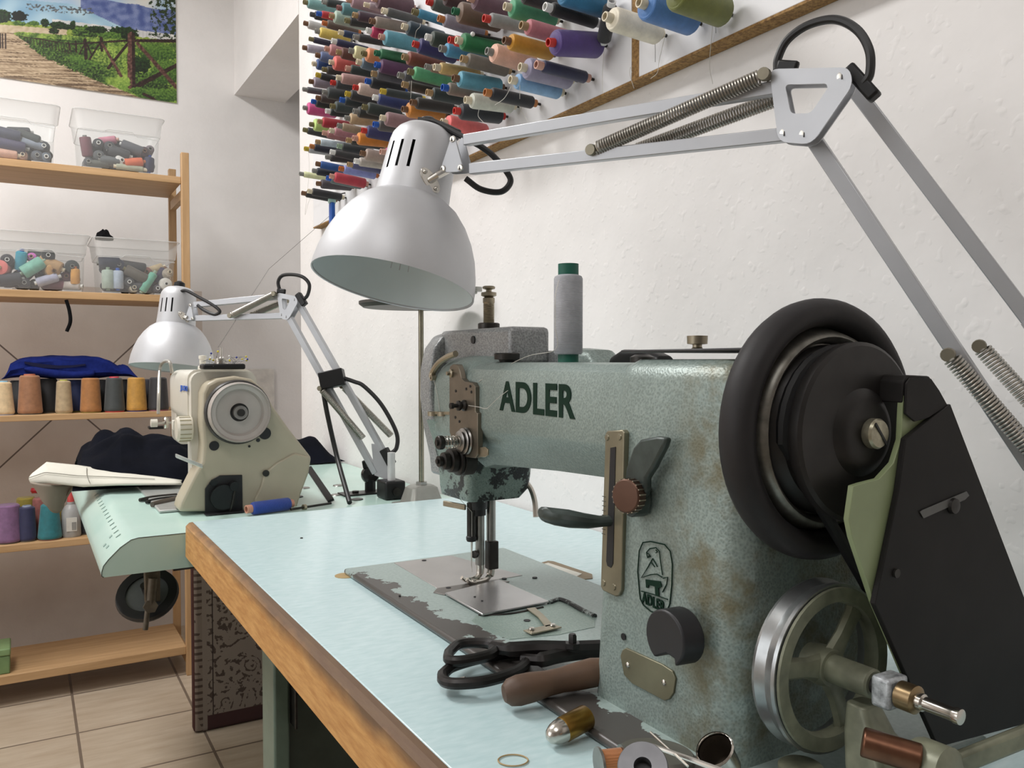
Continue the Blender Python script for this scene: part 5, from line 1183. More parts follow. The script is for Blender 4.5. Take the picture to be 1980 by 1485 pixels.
# bed with a recess for the shuttle
BX0, BX1, BY0, BY1 = .3185, .536, .300, .930
MB().box((BX0, BY0, ZA+.0004), (BX1, BY1, ZBED)).done('bed', BEDM, AD, bev=.003, seg=2)
def flat(pts, z, th, name, m_, bev=.0006, **kw):
    return MB().prism([pz(u, v, z) for u, v in pts], (0, 0, -th)).done(name, m_, AD, bev=bev, **kw)
PLATE = mat('brushed_plate', 'b4b2b2', .26, .75, .06, 50, .05, 500)
flat([(762, 1088), (873, 1074), (1010, 1112), (962, 1120), (845, 1137)], ZBED+.0006, .0008, 'slide_plate', mat('rear_plate', 'b0adab', .34, .5, .06), bev=.0002)
flat([(845, 1137), (962, 1120), (985, 1124), (860, 1150), (838, 1145)], ZBED+.0009, .001, 'needle_plate', mat('dark_needle_plate', '77726e', .3, .8, .15, 60), bev=.0002)
flat([(860, 1146), (965, 1120), (1062, 1162), (933, 1187)], ZBED+.0035, .002, 'shuttle_cover', PLATE, label='bright sliding cover plate')
for u, v in ((820, 1083), (1034, 1116), (867, 1136), (975, 1118), (918, 1153), (932, 1161), (773, 1151)):
    c = pz(u, v, ZBED+.0042 if v in (1153, 1161) else ZBED+.0012); MB().cyl(c, c-V((0, 0, .002)), .0028 if v < 1150 else .0012, seg=14).done('screw_hole', BLK, AD)
rec = [(921, 1190), (935, 1192), (1000, 1185), (1062, 1168), (1075, 1160), (1098, 1163), (1150, 1190), (1150, 1212), (1080, 1227), (985, 1236), (945, 1222), (912, 1200)]
flat(rec, ZBED+.0004, .0006, 'recess_floor', hammer('recess_paint', '80948c', '97a8a0'), bev=.0001)
MB().tube(bez([pz(u, v, ZBED+.001) for u, v in ((1062, 1166), (1080, 1160), (1100, 1166), (1125, 1180), (1150, 1192))], 6), .0028, 10).done('recess_rim', hammer('rim_paint', '5a6560', '98a19e', chips=True), AD)
MB().tube(bez([pz(u, v, ZBED+.0002) for u, v in ((925, 1190), (985, 1188), (1050, 1175))], 6), .0016, 8).done('recess_rim', DSTEEL, AD)
flat([(1018, 1176), (1034, 1174), (1050, 1187), (1070, 1208), (1055, 1212), (1040, 1192)], ZBED+.003, .0012, 'cover_spring', BRASSY, bev=.0002)
flat([(1012, 1218), (1070, 1206), (1086, 1212), (1028, 1225)], ZBED+.003, .0012, 'cover_spring', BRASSY, bev=.0002)
for u, v in ((1028, 1216), (1069, 1209)):
    c = pz(u, v, ZBED+.0035); MB().lathe(c, (0, 0, 1), [(0, 0), (.0028, 0), (.0024, .0012), (0, .0016)], 12).done('screw', CHROME, AD)
c = pz(1019, 1199, ZBED+.001); MB().cyl(c, c-V((0, 0, .001)), .0032).done('screw_hole', BLK, AD)
# pillar
def foot_(x0, x1, y0, y1, z, r): return [V((x, y, z)) for x, y in rrect(x0, y0, x1, y1, r, 5)]
MB().loft([foot_(.3555, .500, .348, .492, ZBED, .016), foot_(.3560, .498, .346, .484, .90, .018), foot_(.3575, .495, .343, .474, .99, .02), foot_(.3585, .493, .344, .470, 1.016, .02), foot_(.361, .490, .347, .468, 1.0255, .02), foot_(.370, .482, .355, .462, 1.031, .016)]).done('pillar', HAM, AD, ang=60)
MB().prism([px(u, v, .366) for u, v in ((1200, 682), (1200, 677), (1440, 672), (1440, 678))], (.11, 0, 0)).done('pillar_lid', mat('lid_black', '38383a', .4, .3), AD, bev=.0006)
q = V((.432, .4615, 1.036))
MB().lathe(q, (0, 0, 1), [(0, 0), (.0045, 0), (.0055, .002), (.0035, .004), (.0035, .006), (.0075, .0065), (.0078, .0125), (0, .013)], 20).done('lid_knob', BRASSY, AD)
# arm
def asec(y, x0, x1, zt, zc, zb):
    return [V((x, y, z)) for x, z in ((x0, zc), (x0+.0003, zc+.02), (x0+.0006, zt-.018), (x0+.004, zt-.007), (x0+.011, zt-.0015), (x0+.02, zt), (x1-.022, zt), (x1-.005, zt-.006), (x1, zt-.02), (x1, zb+.012), (x1-.01, zb), (x0+.036, zb), (x0+.024, zb+.002), (x0+.010, zc-.016), (x0+.002, zc-.004))]
MB().loft([asec(.45, .3605, .480, 1.0285, .9705, .938), asec(.50, .3635, .478, 1.0285, .9700, .938), asec(.60, .3696, .475, 1.0285, .968, .933), asec(.715, .3765, .472, 1.0285, .9655, .925), asec(.735, .3777, .47, 1.028, .95, .92)]).done('arm', HAM, AD, ang=30)
# head
MB().loft([[V((x, y, z)) for x, z in rrect(x0, z0, x1, z1, r, 6)] for y, x0, x1, z0, z1, r in ((.70, .3785, .472, .945, 1.028, .022), (.725, .3765, .475, .935, 1.0345, .03), (.77, .3765, .476, .93, 1.0355, .032), (.81, .380, .474, .93, 1.033, .034), (.83, .390, .468, .935, 1.022, .034), (.838, .405, .455, .945, 1.0, .03))]).done('head', HAM, AD, ang=50)
MB().loft([foot_(x0, x1, y0, y1, z, r) for z, x0, x1, y0, y1, r in ((.965, .379, .473, .735, .836, .010), (.945, .386, .472, .745, .836, .010), (.925, .391, .472, .752, .835, .010), (.905, .394, .472, .756, .834, .009), (.892, .395, .470, .758, .834, .008), (.8825, .397, .460, .760, .833, .007))]).done('lower_head', HAMC, AD, ang=45)
# grey casting at the back of the head
MB().prism([V((x, .838, z)) for x, z in ((.470, .90), (.470, 1.050), (.462, 1.064), (.425, 1.064), (.405, 1.058), (.394, 1.044), (.389, 1.022), (.388, .99), (.392, .955), (.400, .92), (.402, .90))], (0, .030, 0)).done('rear_casting', HAMG, AD, bev=.004, seg=3)
MB().box((.406, .692, 1.026), (.452, .850, 1.0635)).done('lifter_housing', HAMG, AD, bev=.005, seg=3)
q = px(915, 657, .4055); MB().cyl(q+V((.001, 0, 0)), q+V((-.0008, 0, 0)), .0042).done('housing_hole', BLK, AD)
q = V((.430, .779, 1.0635))
MB().lathe(q, (0, 0, 1), [(0, 0), (.0105, 0), (.0118, .001), (.0118, .006), (.0105, .007), (0, .007)], 30).done('lock_nut', DSTEEL, AD)
pr = [(0, .007)]
for i in range(15): pr += [(.0062, .007+i*.0014), (.0056, .0077+i*.0014)]
pr += [(.0062, .0285), (.0064, .029), (.0064, .0335), (.0045, .0345), (.0082, .036), (.0082, .0395), (.003, .0405), (.003, .0425), (.0066, .0435), (.007, .0455), (.0055, .0465), (0, .047)]
MB().lathe(q, (0, 0, 1), pr, 24).done('pressure_screw', BRASSY, AD)
q = V((.402, .692, 1.028)); MB().lathe(q, (0, 0, 1), [(0, 0), (.007, 0), (.008, .003), (.0122, .0032), (.0125, .0085), (.0115, .0095), (0, .0095)], 36).done('oil_knob', DSTEEL, AD)
MB().loft([[V((x, y, z)) for x, z in rrect(.440, 1.010, .476, zt, .010, 4)] for y, zt in ((.600, 1.026), (.615, 1.040), (.645, 1.042), (.668, 1.030))]).done('rear_hump', HAM, AD)
MB().box((.450, .668, 1.02), (.462, .70, 1.040)).done('rear_rail', HAMG, AD, bev=.002)
MB().loft([[V((x, y, z)) for x, z in rrect(.455, 1.020, .475, zt, .006, 4)] for y, zt in ((.535, 1.034), (.55, 1.039), (.585, 1.040), (.600, 1.034))]).done('rear_lever', BLACKPL, AD, bev=.001)
q = V((.44, .535, 1.028)); MB().lathe(q, (0, 0, 1), [(0, 0), (.010, 0), (.010, .005), (.006, .007), (0, .007)], 20).done('spool_cup', DSTEEL, AD)
# thread lever, guides
MB().tube(bez([px(881, 684, .385), px(866, 690, .384), px(849, 702, .383), px(838, 718, .382), px(835, 730, .381)], 6), [.0034]*12+[.0036]*13, 10).done('take_up_lever', BRASSY, AD)
q = px(838, 730, .381); MB().lathe(q, (-1, 0, 0), [(0, -.002), (.0035, -.002), (.0035, .003), (.0016, .003), (.0016, .001), (0, .001)], 14).done('lever_eye', BRASSY, AD)
for u in (838, 857): 
    q = px(u, 800, .378); MB().lathe(q, (0, 0, 1), [(.0052, -.0022), (.0062, -.0022), (.0062, .0022), (.0052, .0022)], 18, closed=True).done('thread_loop', BRASSY, AD)
MB().bar(px(828, 798, .378), px(870, 799, .3755), .0012, .003, (0, 0, 1)).done('guide_bar', BRASSY, AD)
MB().tube([px(839, 735, .379), px(846, 765, .378), px(851, 797, .378)], .0003, 4).done('thread', TH, AD)
# tension plate with discs
TP = mat('nickel_tension_plate', '7d7568', .38, .75, .12, 50)
MB().prism([px(u, v, .3715) for u, v in ((868.5, 716), (870, 708), (876, 704), (884, 705), (888, 715), (892, 731), (898, 737), (914, 740), (919, 748), (919, 796), (923.5, 799), (923.5, 879), (919, 886), (889, 883), (869, 836))], (.006, 0, 0)).done('tension_plate', TP, AD, bev=.0006)
for u, v in ((881, 756), (901, 752), (909, 747), (911, 758), (880, 807), (888, 815)):
    q = px(u, v, .3712); MB().cyl(q, q-V((.0003, 0, 0)), .0014, seg=10).done('plate_hole', BLK, AD)
q = px(874, 722, .3715); MB().lathe(q, (-1, 0, 0), [(0, 0), (.0042, 0), (.0042, .002), (.002, .003), (.002, .006), (0, .006)], 16).done('plate_screw', BRASSY, AD)
q = px(899, 784, .3715); MB().lathe(q, (-1, 0, 0), [(0, 0), (.0055, 0), (.0055, .002), (.0035, .004), (.005, .006), (.005, .008), (.002, .009), (.002, .013), (.003, .013), (.003, .016), (0, .016)], 18).done('small_tension', DSTEEL, AD)
q = px(903, 853, .3715)
MB().lathe(q, (-1, 0, 0), [(0, 0), (.0125, 0), (.0135, .0015), (.0125, .003), (.0105, .003), (.0118, .004), (.0128, .005), (.0110, .006), (.008, .0065), (.0098, .0075), (.0105, .0085), (.0075, .010), (.0028, .010), (.0028, .030), (0, .030)], 32).done('tension_disc', STEEL, AD)
MB().helix(q+V((-.010, 0, 0)), q+V((-.026, 0, 0)), .0058, .0006, 5, 6, 16).done('tension_spring', CHROME, AD)
MB().lathe(q+V((-.026, 0, 0)), (-1, 0, 0), [(0, 0), (.0062, 0), (.0068, .001), (.0068, .005), (.006, .0058), (.003, .0058), (.003, .0075), (0, .0075)], 24).done('tension_nut', DSTEEL, AD)
q = px(893, 889, .3745)
MB().lathe(q, (-1, 0, 0), [(0, -.01), (.0155, -.01), (.0155, .002), (.014, .003), (.0155, .004), (.015, .006), (.0115, .007), (.0122, .009), (.0118, .014), (.0085, .015), (.009, .017), (.0085, .021), (.0052, .022), (.0055, .026), (.0025, .026), (.0025, .028), (0, .028)], 30).done('thread_tension', DSTEEL, AD)
MB().prism([px(u, v, .3738) for u, v in ((920, 866), (937, 864), (943, 869), (943, 880), (938, 884), (920, 884))], (.0016, 0, 0)).done('release_tab', BRASSY, AD, bev=.0004)
# needle bar, presser bars, foot
Yn = .797
MB().lathe((.426, Yn, .868), (0, 0, 1), [(0, 0), (.0105, 0), (.011, .004), (.011, .02), (0, .02)], 20).done('bar_collar', HAMC, AD)
MB().lathe((.4265, Yn, .861), (0, 0, 1), [(0, 0), (.0085, 0), (.0085, .008), (0, .008)], 18).done('bar_bush', BLK, AD)
MB().cyl((.4180, Yn, .836), (.4180, Yn, .875), .0050).done('needle_clamp', DSTEEL, AD)
MB().lathe((.4180, Yn, .836), (0, 0, 1), [(0, -.003), (.005, -.003), (.0058, -.001), (.0058, .002), (.005, .003), (0, .003)], 14).done('clamp_ring', BLK, AD)
MB().lathe((.4172, Yn-.002, .803), (0, 0, 1), [(0, 0), (.0006, .004), (.0009, .02), (.0013, .033), (0, .033)], 10).done('needle', CHROME, AD)
MB().cyl((.4285, Yn, .806), (.4285, Yn, .87), .0050).done('presser_bar', STEEL, AD)
MB().cyl((.4425, Yn, .824), (.4425, Yn, .885), .0052).done('outer_presser_bar', STEEL, AD)
MB().box((.4365, Yn-.007, .800), (.4485, Yn+.004, .831)).done('foot_holder', DSTEEL, AD, bev=.001)
MB().lathe((.4225, Yn-.003, .819), (-1, -.4, 0), [(0, 0), (.003, 0), (.0042, .001), (.0042, .004), (0, .005)], 14).done('foot_screw', DSTEEL, AD)
MB().tube(bez([(.4285, Yn, .810), (.4285, Yn-.001, .800), (.4265, Yn-.001, .794), (.420, Yn, .7905), (.411, Yn, .791), (.406, Yn, .7945)], 6), [.0042]*10+[.0032]*12+[.0022]*9, 10).done('presser_foot', CHROME, AD)
MB().tube(bez([(.4415, Yn-.002, .805), (.440, Yn-.003, .795), (.434, Yn-.004, .790), (.424, Yn-.006, .789), (.413, Yn-.007, .790), (.4085, Yn-.007, .794)], 6), [.0045]*8+[.0030]*14+[.0022]*9, 10).done('presser_foot', CHROME, AD)
MB().bar(px(858, 973, .398), px(900, 981, .410), .003, .006, (0, 0, 1)).done('thread_guard', BRASSY, AD, bev=.0006)
MB().tube(bez([px(1010, 908, .463), px(1012, 925, .465), px(1026, 945, .47), px(1034, 970, .47), px(1036, 1000, .468)], 6), .0030, 10).done('lift_lever', CHROME, AD)
MB().tube([px(880, 955, .393), (.4155, Yn-.006, .866), (.4165, Yn-.004, .83), (.4165, Yn-.004, .80)], .0003, 4).done('thread', TH, AD)
# stitch-length plate with slot
SPM = mat('slot_plate', '8b8672', .36, .7, .12, 50)
MB().prism([px(u, v, .3530) for u, v in ((1170, 838), (1174, 833), (1203, 831), (1207, 837), (1201, 1140), (1196, 1152), (1190, 1154), (1165, 1142), (1161, 1134))], (.006, 0, 0)).done('slot_plate', SPM, AD, bev=.0008)
MB().prism([px(u, v, .3526) for u, v in ((1180, 866), (1190, 864), (1185, 1090), (1181, 1098), (1174, 1094), (1172, 1085))], (.001, 0, 0)).done('slot', BLK, AD)
for u, v in ((1174, 846), (1198, 845), (1167, 1127), (1187, 1135)):
    q = px(u, v, .3530); MB().lathe(q, (-1, 0, 0), [(0, 0), (.0024, 0), (.0020, .0007), (0, .0009)], 12).done('screw', SPM, AD)
for k in range(9):
    a = px(1166.5-k*.1, 960+k*9, .3529); MB().box(a+V((-.0002, -.0025, -.0002)), a+V((.0004, .0012, .0002))).done('scale_mark', mat('scale_ink', '4c4a40', .5), AD)
BLP = mat('chipped_black_enamel', '39423f', .38, .2, .35, 70)
def padsec(u, v, x, w_, h_): 
    c = px(u, v, x); return [c+V((0, w_*math.cos(t*math.pi/6), h_*math.sin(t*math.pi/6)))+V((.006*math.cos(t*math.pi/6)*0, 0, 0)) for t in range(12)]
MB().loft([padsec(*q) for q in ((1186, 1006, .356, .005, .004), (1160, 1008, .3475, .006, .004), (1130, 1007, .338, .009, .0055), (1100, 1003, .3285, .012, .0065), (1072, 999, .320, .0125, .0062), (1054, 995, .3145, .010, .0055), (1046, 993, .312, .004, .003))]).done('stitch_lever', BLP, AD)
q = px(1243, 962, .356)
MB().cyl(q, q+V((-.010, .002, 0)), .0125).done('regulator_boss', BLP, AD, bev=.001)
MB().prism([px(u, v, .350) for u, v in ((1226, 945), (1222, 925), (1224, 905), (1238, 865), (1252, 849), (1285, 843), (1302, 846), (1296, 865), (1275, 905), (1262, 925), (1262, 950), (1250, 968))], (-.0055, .001, 0)).done('regulator_lever', BLP, AD, bev=.0018)
q2 = px(1222, 958, .343); dn = V((-1, -.25, .05)).normalized()
MB().cyl(q+V((-.004, 0, 0)), q2, .006).done('regulator_shaft', DSTEEL, AD)
kn = []
MB().lathe(q2-dn*.001, dn, [(0, 0), (.0105, 0), (.0112, .001), (.0112, .0075), (.0102, .0085), (0, .009)], 40).done('knurled_knob', mat('copper_brown', '5c4438', .38, .7, .15, 40), AD, bev=.0003)
for k in range(40):
    a = 2*math.pi*k/40; e1 = dn.orthogonal().normalized(); e2 = dn.cross(e1); r_ = e1*math.cos(a)+e2*math.sin(a)
    if k % 2 == 0: MB().bar(q2+r_*.0112, q2+r_*.0112+dn*.0066, .0009, .0007, r_).done('knurl', mat('knurl_metal', 'a89c8c', .3, .9), AD)
# half-moon knob
q = px(1338, 1228, .3555); face = px(1284, 1234, .333); R_ = .0172
prof = []
for k in range(25):
    a = math.radians(-38-20+ (296)*k/24); prof.append((math.cos(a), math.sin(a)))
pts = [face+V((0, -R_*1.02*c_, R_*s_)) for c_, s_ in prof]
pts += [face+V((0, -.002+.0, -.009)), face+V((0, -.009, -.010))]
MB().prism(pts, (q.x-face.x-.009, -.004, .001)).done('reverse_knob', mat('black_bakelite_matt', '1f1f22', .45, 0, .15, 60), AD, bev=.0012)
MB().cyl(q+V((-.006, 0, 0)), q+V((.001, 0, 0)), .010).done('knob_shaft', BLK, AD)
q = px(1206, 1231, .3552); MB().cyl(q, q-V((.0006, 0, 0)), .0024, seg=14).done('oil_hole', BLK, AD)
IDP = mat('number_plate', '83806a', .4, .6, .1, 40)
MB().prism([px(u, v, .3543) for u, v in ((1199, 1268), (1203, 1257), (1210, 1253), (1280, 1285), (1300, 1298), (1306, 1312), (1302, 1340), (1294, 1352), (1284, 1355), (1222, 1322), (1206, 1305))], (.002, 0, 0)).done('number_plate', IDP, AD, bev=.0005)
for u, v in ((1214, 1286), (1284, 1320)):
    q = px(u, v, .3543); MB().ball(q, .0021, (.6, 1, 1)).done('rivet', CHROME, AD)
# lettering and emblem
INK = mat('dark_green_ink', '0d2a1e', .6, spec=.15)
xd = V((-.0604, -1, 0)).normalized(); o_ = px(1033.5, 770.5, .3692); o_.x = .3605+.0604*(o_.y-.45)-.0001+.0002
a_ = px(962, 770, o_.x+.005); b_ = px(1104, 770, o_.x-.004)
text_mesh('lettering', 'ADLER', .0366, INK, AD, o_, xd, (0, 0, 1), .0003, .0010, 1.05, fit=((a_-b_).length, .0268))
EX = .3553
def e_px(u, v): return px(u, v, EX)
ol = [(1236, 1140), (1233, 1105), (1236, 1065), (1243, 1049), (1258, 1047), (1285, 1053), (1296, 1066), (1300, 1090), (1299, 1130), (1295, 1168), (1288, 1184), (1275, 1189), (1258, 1182), (1244, 1170), (1238, 1158)]
MB().tube([e_px(*q) for q in ol], .00045, 6, closed=True).done('emblem', INK, AD)
for l in ([(1252, 1078), (1250, 1068), (1256, 1061), (1268, 1059), (1275, 1066), (1277, 1085), (1281, 1112)], [(1250, 1068), (1256, 1073), (1252, 1079), (1258, 1075)], [(1262, 1080), (1252, 1098), (1240, 1117), (1258, 1111), (1270, 1110), (1280, 1116)],
          [(1262, 1080), (1268, 1090), (1271, 1096)], [(1258, 1086), (1266, 1096)], [(1268, 1063), (1271, 1067), (1268, 1069)], [(1282, 1118), (1291, 1116), (1289, 1130), (1281, 1145)], [(1240, 1143), (1262, 1149), (1291, 1159)]):
    MB().tube([e_px(*q) for q in l], .0004, 6).done('emblem', INK, AD)
MB().prism([e_px(*q) for q in ((1249, 1120), (1278, 1124), (1280, 1135), (1274, 1137), (1275, 1153), (1268, 1152), (1267, 1134), (1255, 1131), (1254, 1137), (1250, 1136))], (-.0005, 0, 0)).done('emblem', INK, AD)
a_, b_ = e_px(1240, 1166), e_px(1288, 1176)
text_mesh('emblem_lettering', 'ADLER', .012, INK, AD, e_px(1263.5, 1164)+V((-.0002, 0, 0)), (0, -1, -.04), (0, 0, 1), .0004, .0003, 1.05, fit=((a_-b_).length*.92, .0072))
# handwheel
HW = V((.4072, .330, .9895))
RUB = mat('worn_black_rubber', '252324', .55, 0, .25, 25, .1, 200, spec=.3)
IRON = mat('blackened_iron', '272524', .45, .4, .3, 50)
WORN = mat('rubbed_iron', '7d7b74', .38, .75, .35, 90)
hw = MB().lathe(HW, (0, -1, 0), [(.0690+.0085*math.cos(t*math.pi/8), .0005+.0115*math.sin(t*math.pi/8)) for t in range(16)], 64, closed=True).done('handwheel_rim', RUB, AD, ang=60)
MB().lathe(HW, (0, -1, 0), [(.012, -.009), (.066, -.009), (.064, -.004), (.0605, -.002), (.0585, .004), (.0565, .0085), (.0545, .0095), (.0525, .008), (.0505, .001), (.012, .000)], 56, closed=True).done('handwheel_web', WORN, AD, ang=40)
MB().lathe(HW, (0, -1, 0), [(0, 0), (.0475, .0), (.050, .004), (.0445, .011), (.0445, .0135), (.0505, .020), (.0512, .0225), (.0512, .0265), (.049, .028), (.025, .0285), (.021, .032), (.017, .0335), (0, .0335)], 56).done('pulley', IRON, AD, ang=30)
SCR = mat('pitted_steel_screw', 'a19c88', .35, .7, .3, 180)
MB().lathe(HW+V((0, -.0335, 0)), (0, -1, 0), [(0, 0), (.0078, 0), (.0085, .001), (.0085, .005), (.0075, .0064), (0, .007)], 28).done('wheel_screw', SCR, AD)
sd = V((.62, 0, -.75)).normalized(); sc_ = HW+V((0, -.0405, 0))
MB().bar(sc_-sd*.0078, sc_+sd*.0078, .0013, .0008, (0, -1, 0)).done('screw_slot', BLK, AD)
# belt
BELT = mat('drive_belt', '141415', .6)
for s_ in (-1, 1):
    pts = []
    for k in range(9):
        a = math.pi/2+s_*math.pi/2*k/8*1.05; pts.append(HW+V((.0465*math.cos(a), -.0125, .0465*math.sin(a))))
    dd = (V((.53, HW.y-.0125, .79))-HW)
    pts.append(V((.515 if s_ > 0 else .57, HW.y-.0125, .795)))
    MB().tube(pts, .0038, 8).done('belt', BELT, AD)
# belt guard: green back plate with a notch round the pulley, black cover plate
GUARD = mat('guard_black', '1c1a19', .6, 0, .25, 30, .05, 100, spec=.25); GGRN = mat('guard_green', '8c9872', .42, 0, .1, 25)
BG = thing('belt_guard', 'black belt guard plate with a green back plate beside the handwheel', 'belt guard', (.50, .288, ZA))
gp = [(1745, 790), (1749, 740), (1757, 728), (1796, 730), (1812, 752), (1830, 786), (1900, 980), (1900, 1300), (1760, 1330), (1690, 1165), (1648, 1040), (1641, 1005), (1650, 940), (1665, 935), (1700, 926), (1728, 895), (1742, 850)]
MB().prism([py(u, v, .287) for u, v in gp], (0, .0035, 0)).done('back_plate', GGRN, BG, bev=.0004)
cp = [(1752, 848), (1838, 781), (2066, 1378), (1815, 1445), (1692, 1168), (1708, 1095), (1738, 950)]
MB().prism([py(u, v, .283) for u, v in cp], (0, .0035, 0)).done('cover_plate', GUARD, BG, bev=.0005)
MB().prism([py(u, v, .2855) for u, v in ((1747, 800), (1749, 742), (1757, 730), (1796, 732), (1812, 755), (1828, 784), (1790, 808), (1765, 815))], (0, -.0015, 0)).done('top_tab', GUARD, BG, bev=.0003)
MB().prism([py(u, v, .287) for u, v in ((1745, 780), (1747, 738), (1756, 725), (1797, 727), (1814, 750))], (0, .016, 0)).done('top_flange', GUARD, BG, bev=.001)
MB().prism([py(u, v, .2826) for u, v in ((1778, 990), (1783, 986), (1868, 950), (1873, 958), (1865, 966), (1785, 1002))], (0, -.0004, 0)).done('adjust_slot', mat('slot_grey', '5a5a58', .5), BG)
q = py(1842, 978, .2825); MB().lathe(q, (0, -1, 0), [(0, 0), (.0048, 0), (.0044, .002), (0, .0028)], 18).done('slot_screw', DSTEEL, BG)
q = py(1732, 1108, .2828); MB().cyl(q, q+V((0, -.0012, 0)), .0025).done('rivet', DSTEEL, BG)
# bobbin winder with spoked wheel
BWN = thing('bobbin_winder', 'bobbin winder with a spoked steel wheel at the near end of the green machine', 'bobbin winder', (.42, .28, ZA))
WC = V((.4005, .322, .852))
OLDG = mat('dirty_grey_green', '7d7f6c', .42, .25, .3, 60, .08, 200); BRIGHT = mat('turned_steel', 'a9acad', .28, .9, .15, 90)
MB().lathe(WC, (0, -1, 0), [(.0435, -.008), (.0490, -.008), (.0495, -.006), (.0475, .000), (.0495, .006), (.0490, .008), (.0435, .008), (.042, .004), (.042, -.004)], 56, closed=True).done('wheel_rim', BRIGHT, BWN, ang=25)
MB().lathe(WC, (0, -1, 0), [(.039, .0), (.0436, .0), (.0436, .0084), (.0475, .0086), (.047, .010), (.039, .0096), (.0375, .005)], 56, closed=True).done('wheel_flange', OLDG, BWN)
for k in range(3):
    a = math.radians(52+120*k); d_ = V((math.cos(a), 0, math.sin(a)))
    MB().loft([[WC+d_*r_+V((0, -.004, 0))+d_.cross(V((0, 1, 0)))*w_*c_+V((0, 1, 0))*.0035*s_ for c_, s_ in ((1, 0), (.7, .7), (0, 1), (-.7, .7), (-1, 0), (-.7, -.7), (0, -1), (.7, -.7))] for r_, w_ in ((.006, .0085), (.02, .0060), (.034, .0065), (.041, .0095))]).done('spoke', OLDG, BWN)
def ax(y): return V((WC.x, y, WC.z))
MB().lathe(ax(.330), (0, -1, 0), [(0, 0), (.011, 0), (.012, .010), (.0105, .016), (0, .016)], 24).done('wheel_hub', OLDG, BWN)
MB().lathe(ax(.314), (0, -1, 0), [(0, 0), (.0082, 0), (.0082, .026), (.007, .027), (.0048, .027), (.0048, .046), (0, .046)], 24).done('sleeve', OLDG, BWN)
MB().cyl(ax(.289), ax(.262), .0050).done('shaft', IRON, BWN)
MB().box(ax(.277)+V((-.0085, -.005, -.0085)), ax(.277)+V((.0085, .0065, .0085))).done('stop_block', mat('speckled_paint', 'a7abae', .4, .3, .5, 260), BWN, bev=.002)
MB().lathe(ax(.271), (0, -1, 0), [(0, 0), (.0075, 0), (.0075, .009), (.0055, .010), (0, .010)], 20).done('collar', mat('old_brass', '8e7a5c', .3, .9, .2, 50), BWN)
MB().lathe(ax(.261), (0, -1, 0), [(0, 0), (.0046, 0), (.0046, .003), (.0036, .004), (.0036, .019), (.0042, .020), (.0040, .023), (0, .0235)], 18).done('spindle', CHROME, BWN)
MB().loft([foot_(.392, .408, .287, .300, .84, .004), foot_(.390, .412, .280, .300, .825, .004), foot_(.386, .424, .270, .296, .808, .004), foot_(.384, .430, .262, .292, .789, .004)]).done('bracket', OLDG, BWN, bev=.001)
MB().box((.372, .262, ZBED+.0005), (.452, .298, ZBED+.006)).done('base_plate', OLDG, BWN, bev=.002)
c0_ = py(1705, 1462, .262); 
MB().cyl(c0_+V((-.002, .010, .004)), c0_+V((.014, -.012, .0)), .0075).done('copper_bolt', mat('copper', '6c4a38', .36, .85, .3, 60), BWN, bev=.001)
MB().cyl(c0_+V((.014, -.012, .0)), c0_+V((.019, -.019, -.001)), .0050).done('bolt_tip', mat('copper', '8c5c40', .32, .9), BWN, bev=.001)
q = py(1815, 1478, .245); MB().lathe(q+V((0, .012, -.004)), V((0, -1, .1)), [(0, 0), (.0125, 0), (.0135, .003), (.0125, .018), (.008, .020), (0, .020)], 24).done('lever_boss', OLDG, BWN)
MB().bar(py(1840, 1480, .243), py(2010, 1412, .228), .006, .011, (0, 0, 1)).done('release_arm', OLDG, BWN, bev=.002)
q = V((.350, .318, ZBED)); q = py(1548, 1490, .318); q.z = ZBED
MB().lathe(q, (0, 0, 1), [(0, 0), (.016, 0), (.016, .003), (.0125, .005), (.0125, .012), (.011, .013), (0, .013)], 28).done('round_foot', OLDG, BWN)
# thread spool standing on the arm
spool('thread_spool', (.416, .608, 1.0287), (0, 0, 1), .0868, .0128, 'a3a5ab', '145a4a', 'tall grey thread spool with dark green ends standing on the arm of the green machine', 'thread spool', core_r=.0094, shoulder=.003)
tag(MB().tube(bez([(.402, .602, 1.10), (.395, .597, 1.085), (.397, .60, 1.06), (.401, .606, 1.040), (.39, .64, 1.033), (.375, .70, 1.01)], 8), .0003, 5).done('loose_thread', TH), 'grey thread running from the standing spool to the green machine', 'thread')
tag(MB().tube(bez([px(906, 784, .362), px(925, 787, .36), px(940, 790, .36), px(950, 782, .3605), px(965, 768, .363), px(982, 755, .366)], 8), .0003, 5).done('loose_thread', TH), 'pale thread tail beside the first dark green letter', 'thread')
# ================================================================ things lying by the green machine
# black shears
SCI = mat('worn_black_iron', '272423', .38, .4, .3, 70)
t = thing('scissors', 'large black tailor scissors lying at the edge of the green machine bed', 'scissors', pz(1000, 1285, .79))
def loop(pix, z, r_, nm): MB().tube(bez([pz(u, v, z+(dz if False else 0)) for u, v in pix]+[pz(*pix[0], z)], 6)[:-1], r_, 10, closed=True).done(nm, SCI, t)
loop([(868, 1262), (885, 1247), (915, 1243), (945, 1245), (958, 1252), (950, 1264), (925, 1272), (890, 1278), (868, 1276)], .7975, .0042, 'upper_handle')
loop([(856, 1304), (875, 1289), (920, 1275), (970, 1265), (1005, 1262), (1018, 1272), (1012, 1288), (985, 1304), (935, 1318), (880, 1322), (858, 1316)], .7915, .0044, 'lower_handle')
MB().tube(bez([pz(950, 1252, .7975), pz(985, 1256, .7985), pz(1040, 1253, .799), pz(1100, 1254, .7990), pz(1160, 1252, .7985)], 6), [.005]*6+[.0062]*19, 8).done('upper_blade', SCI, t)
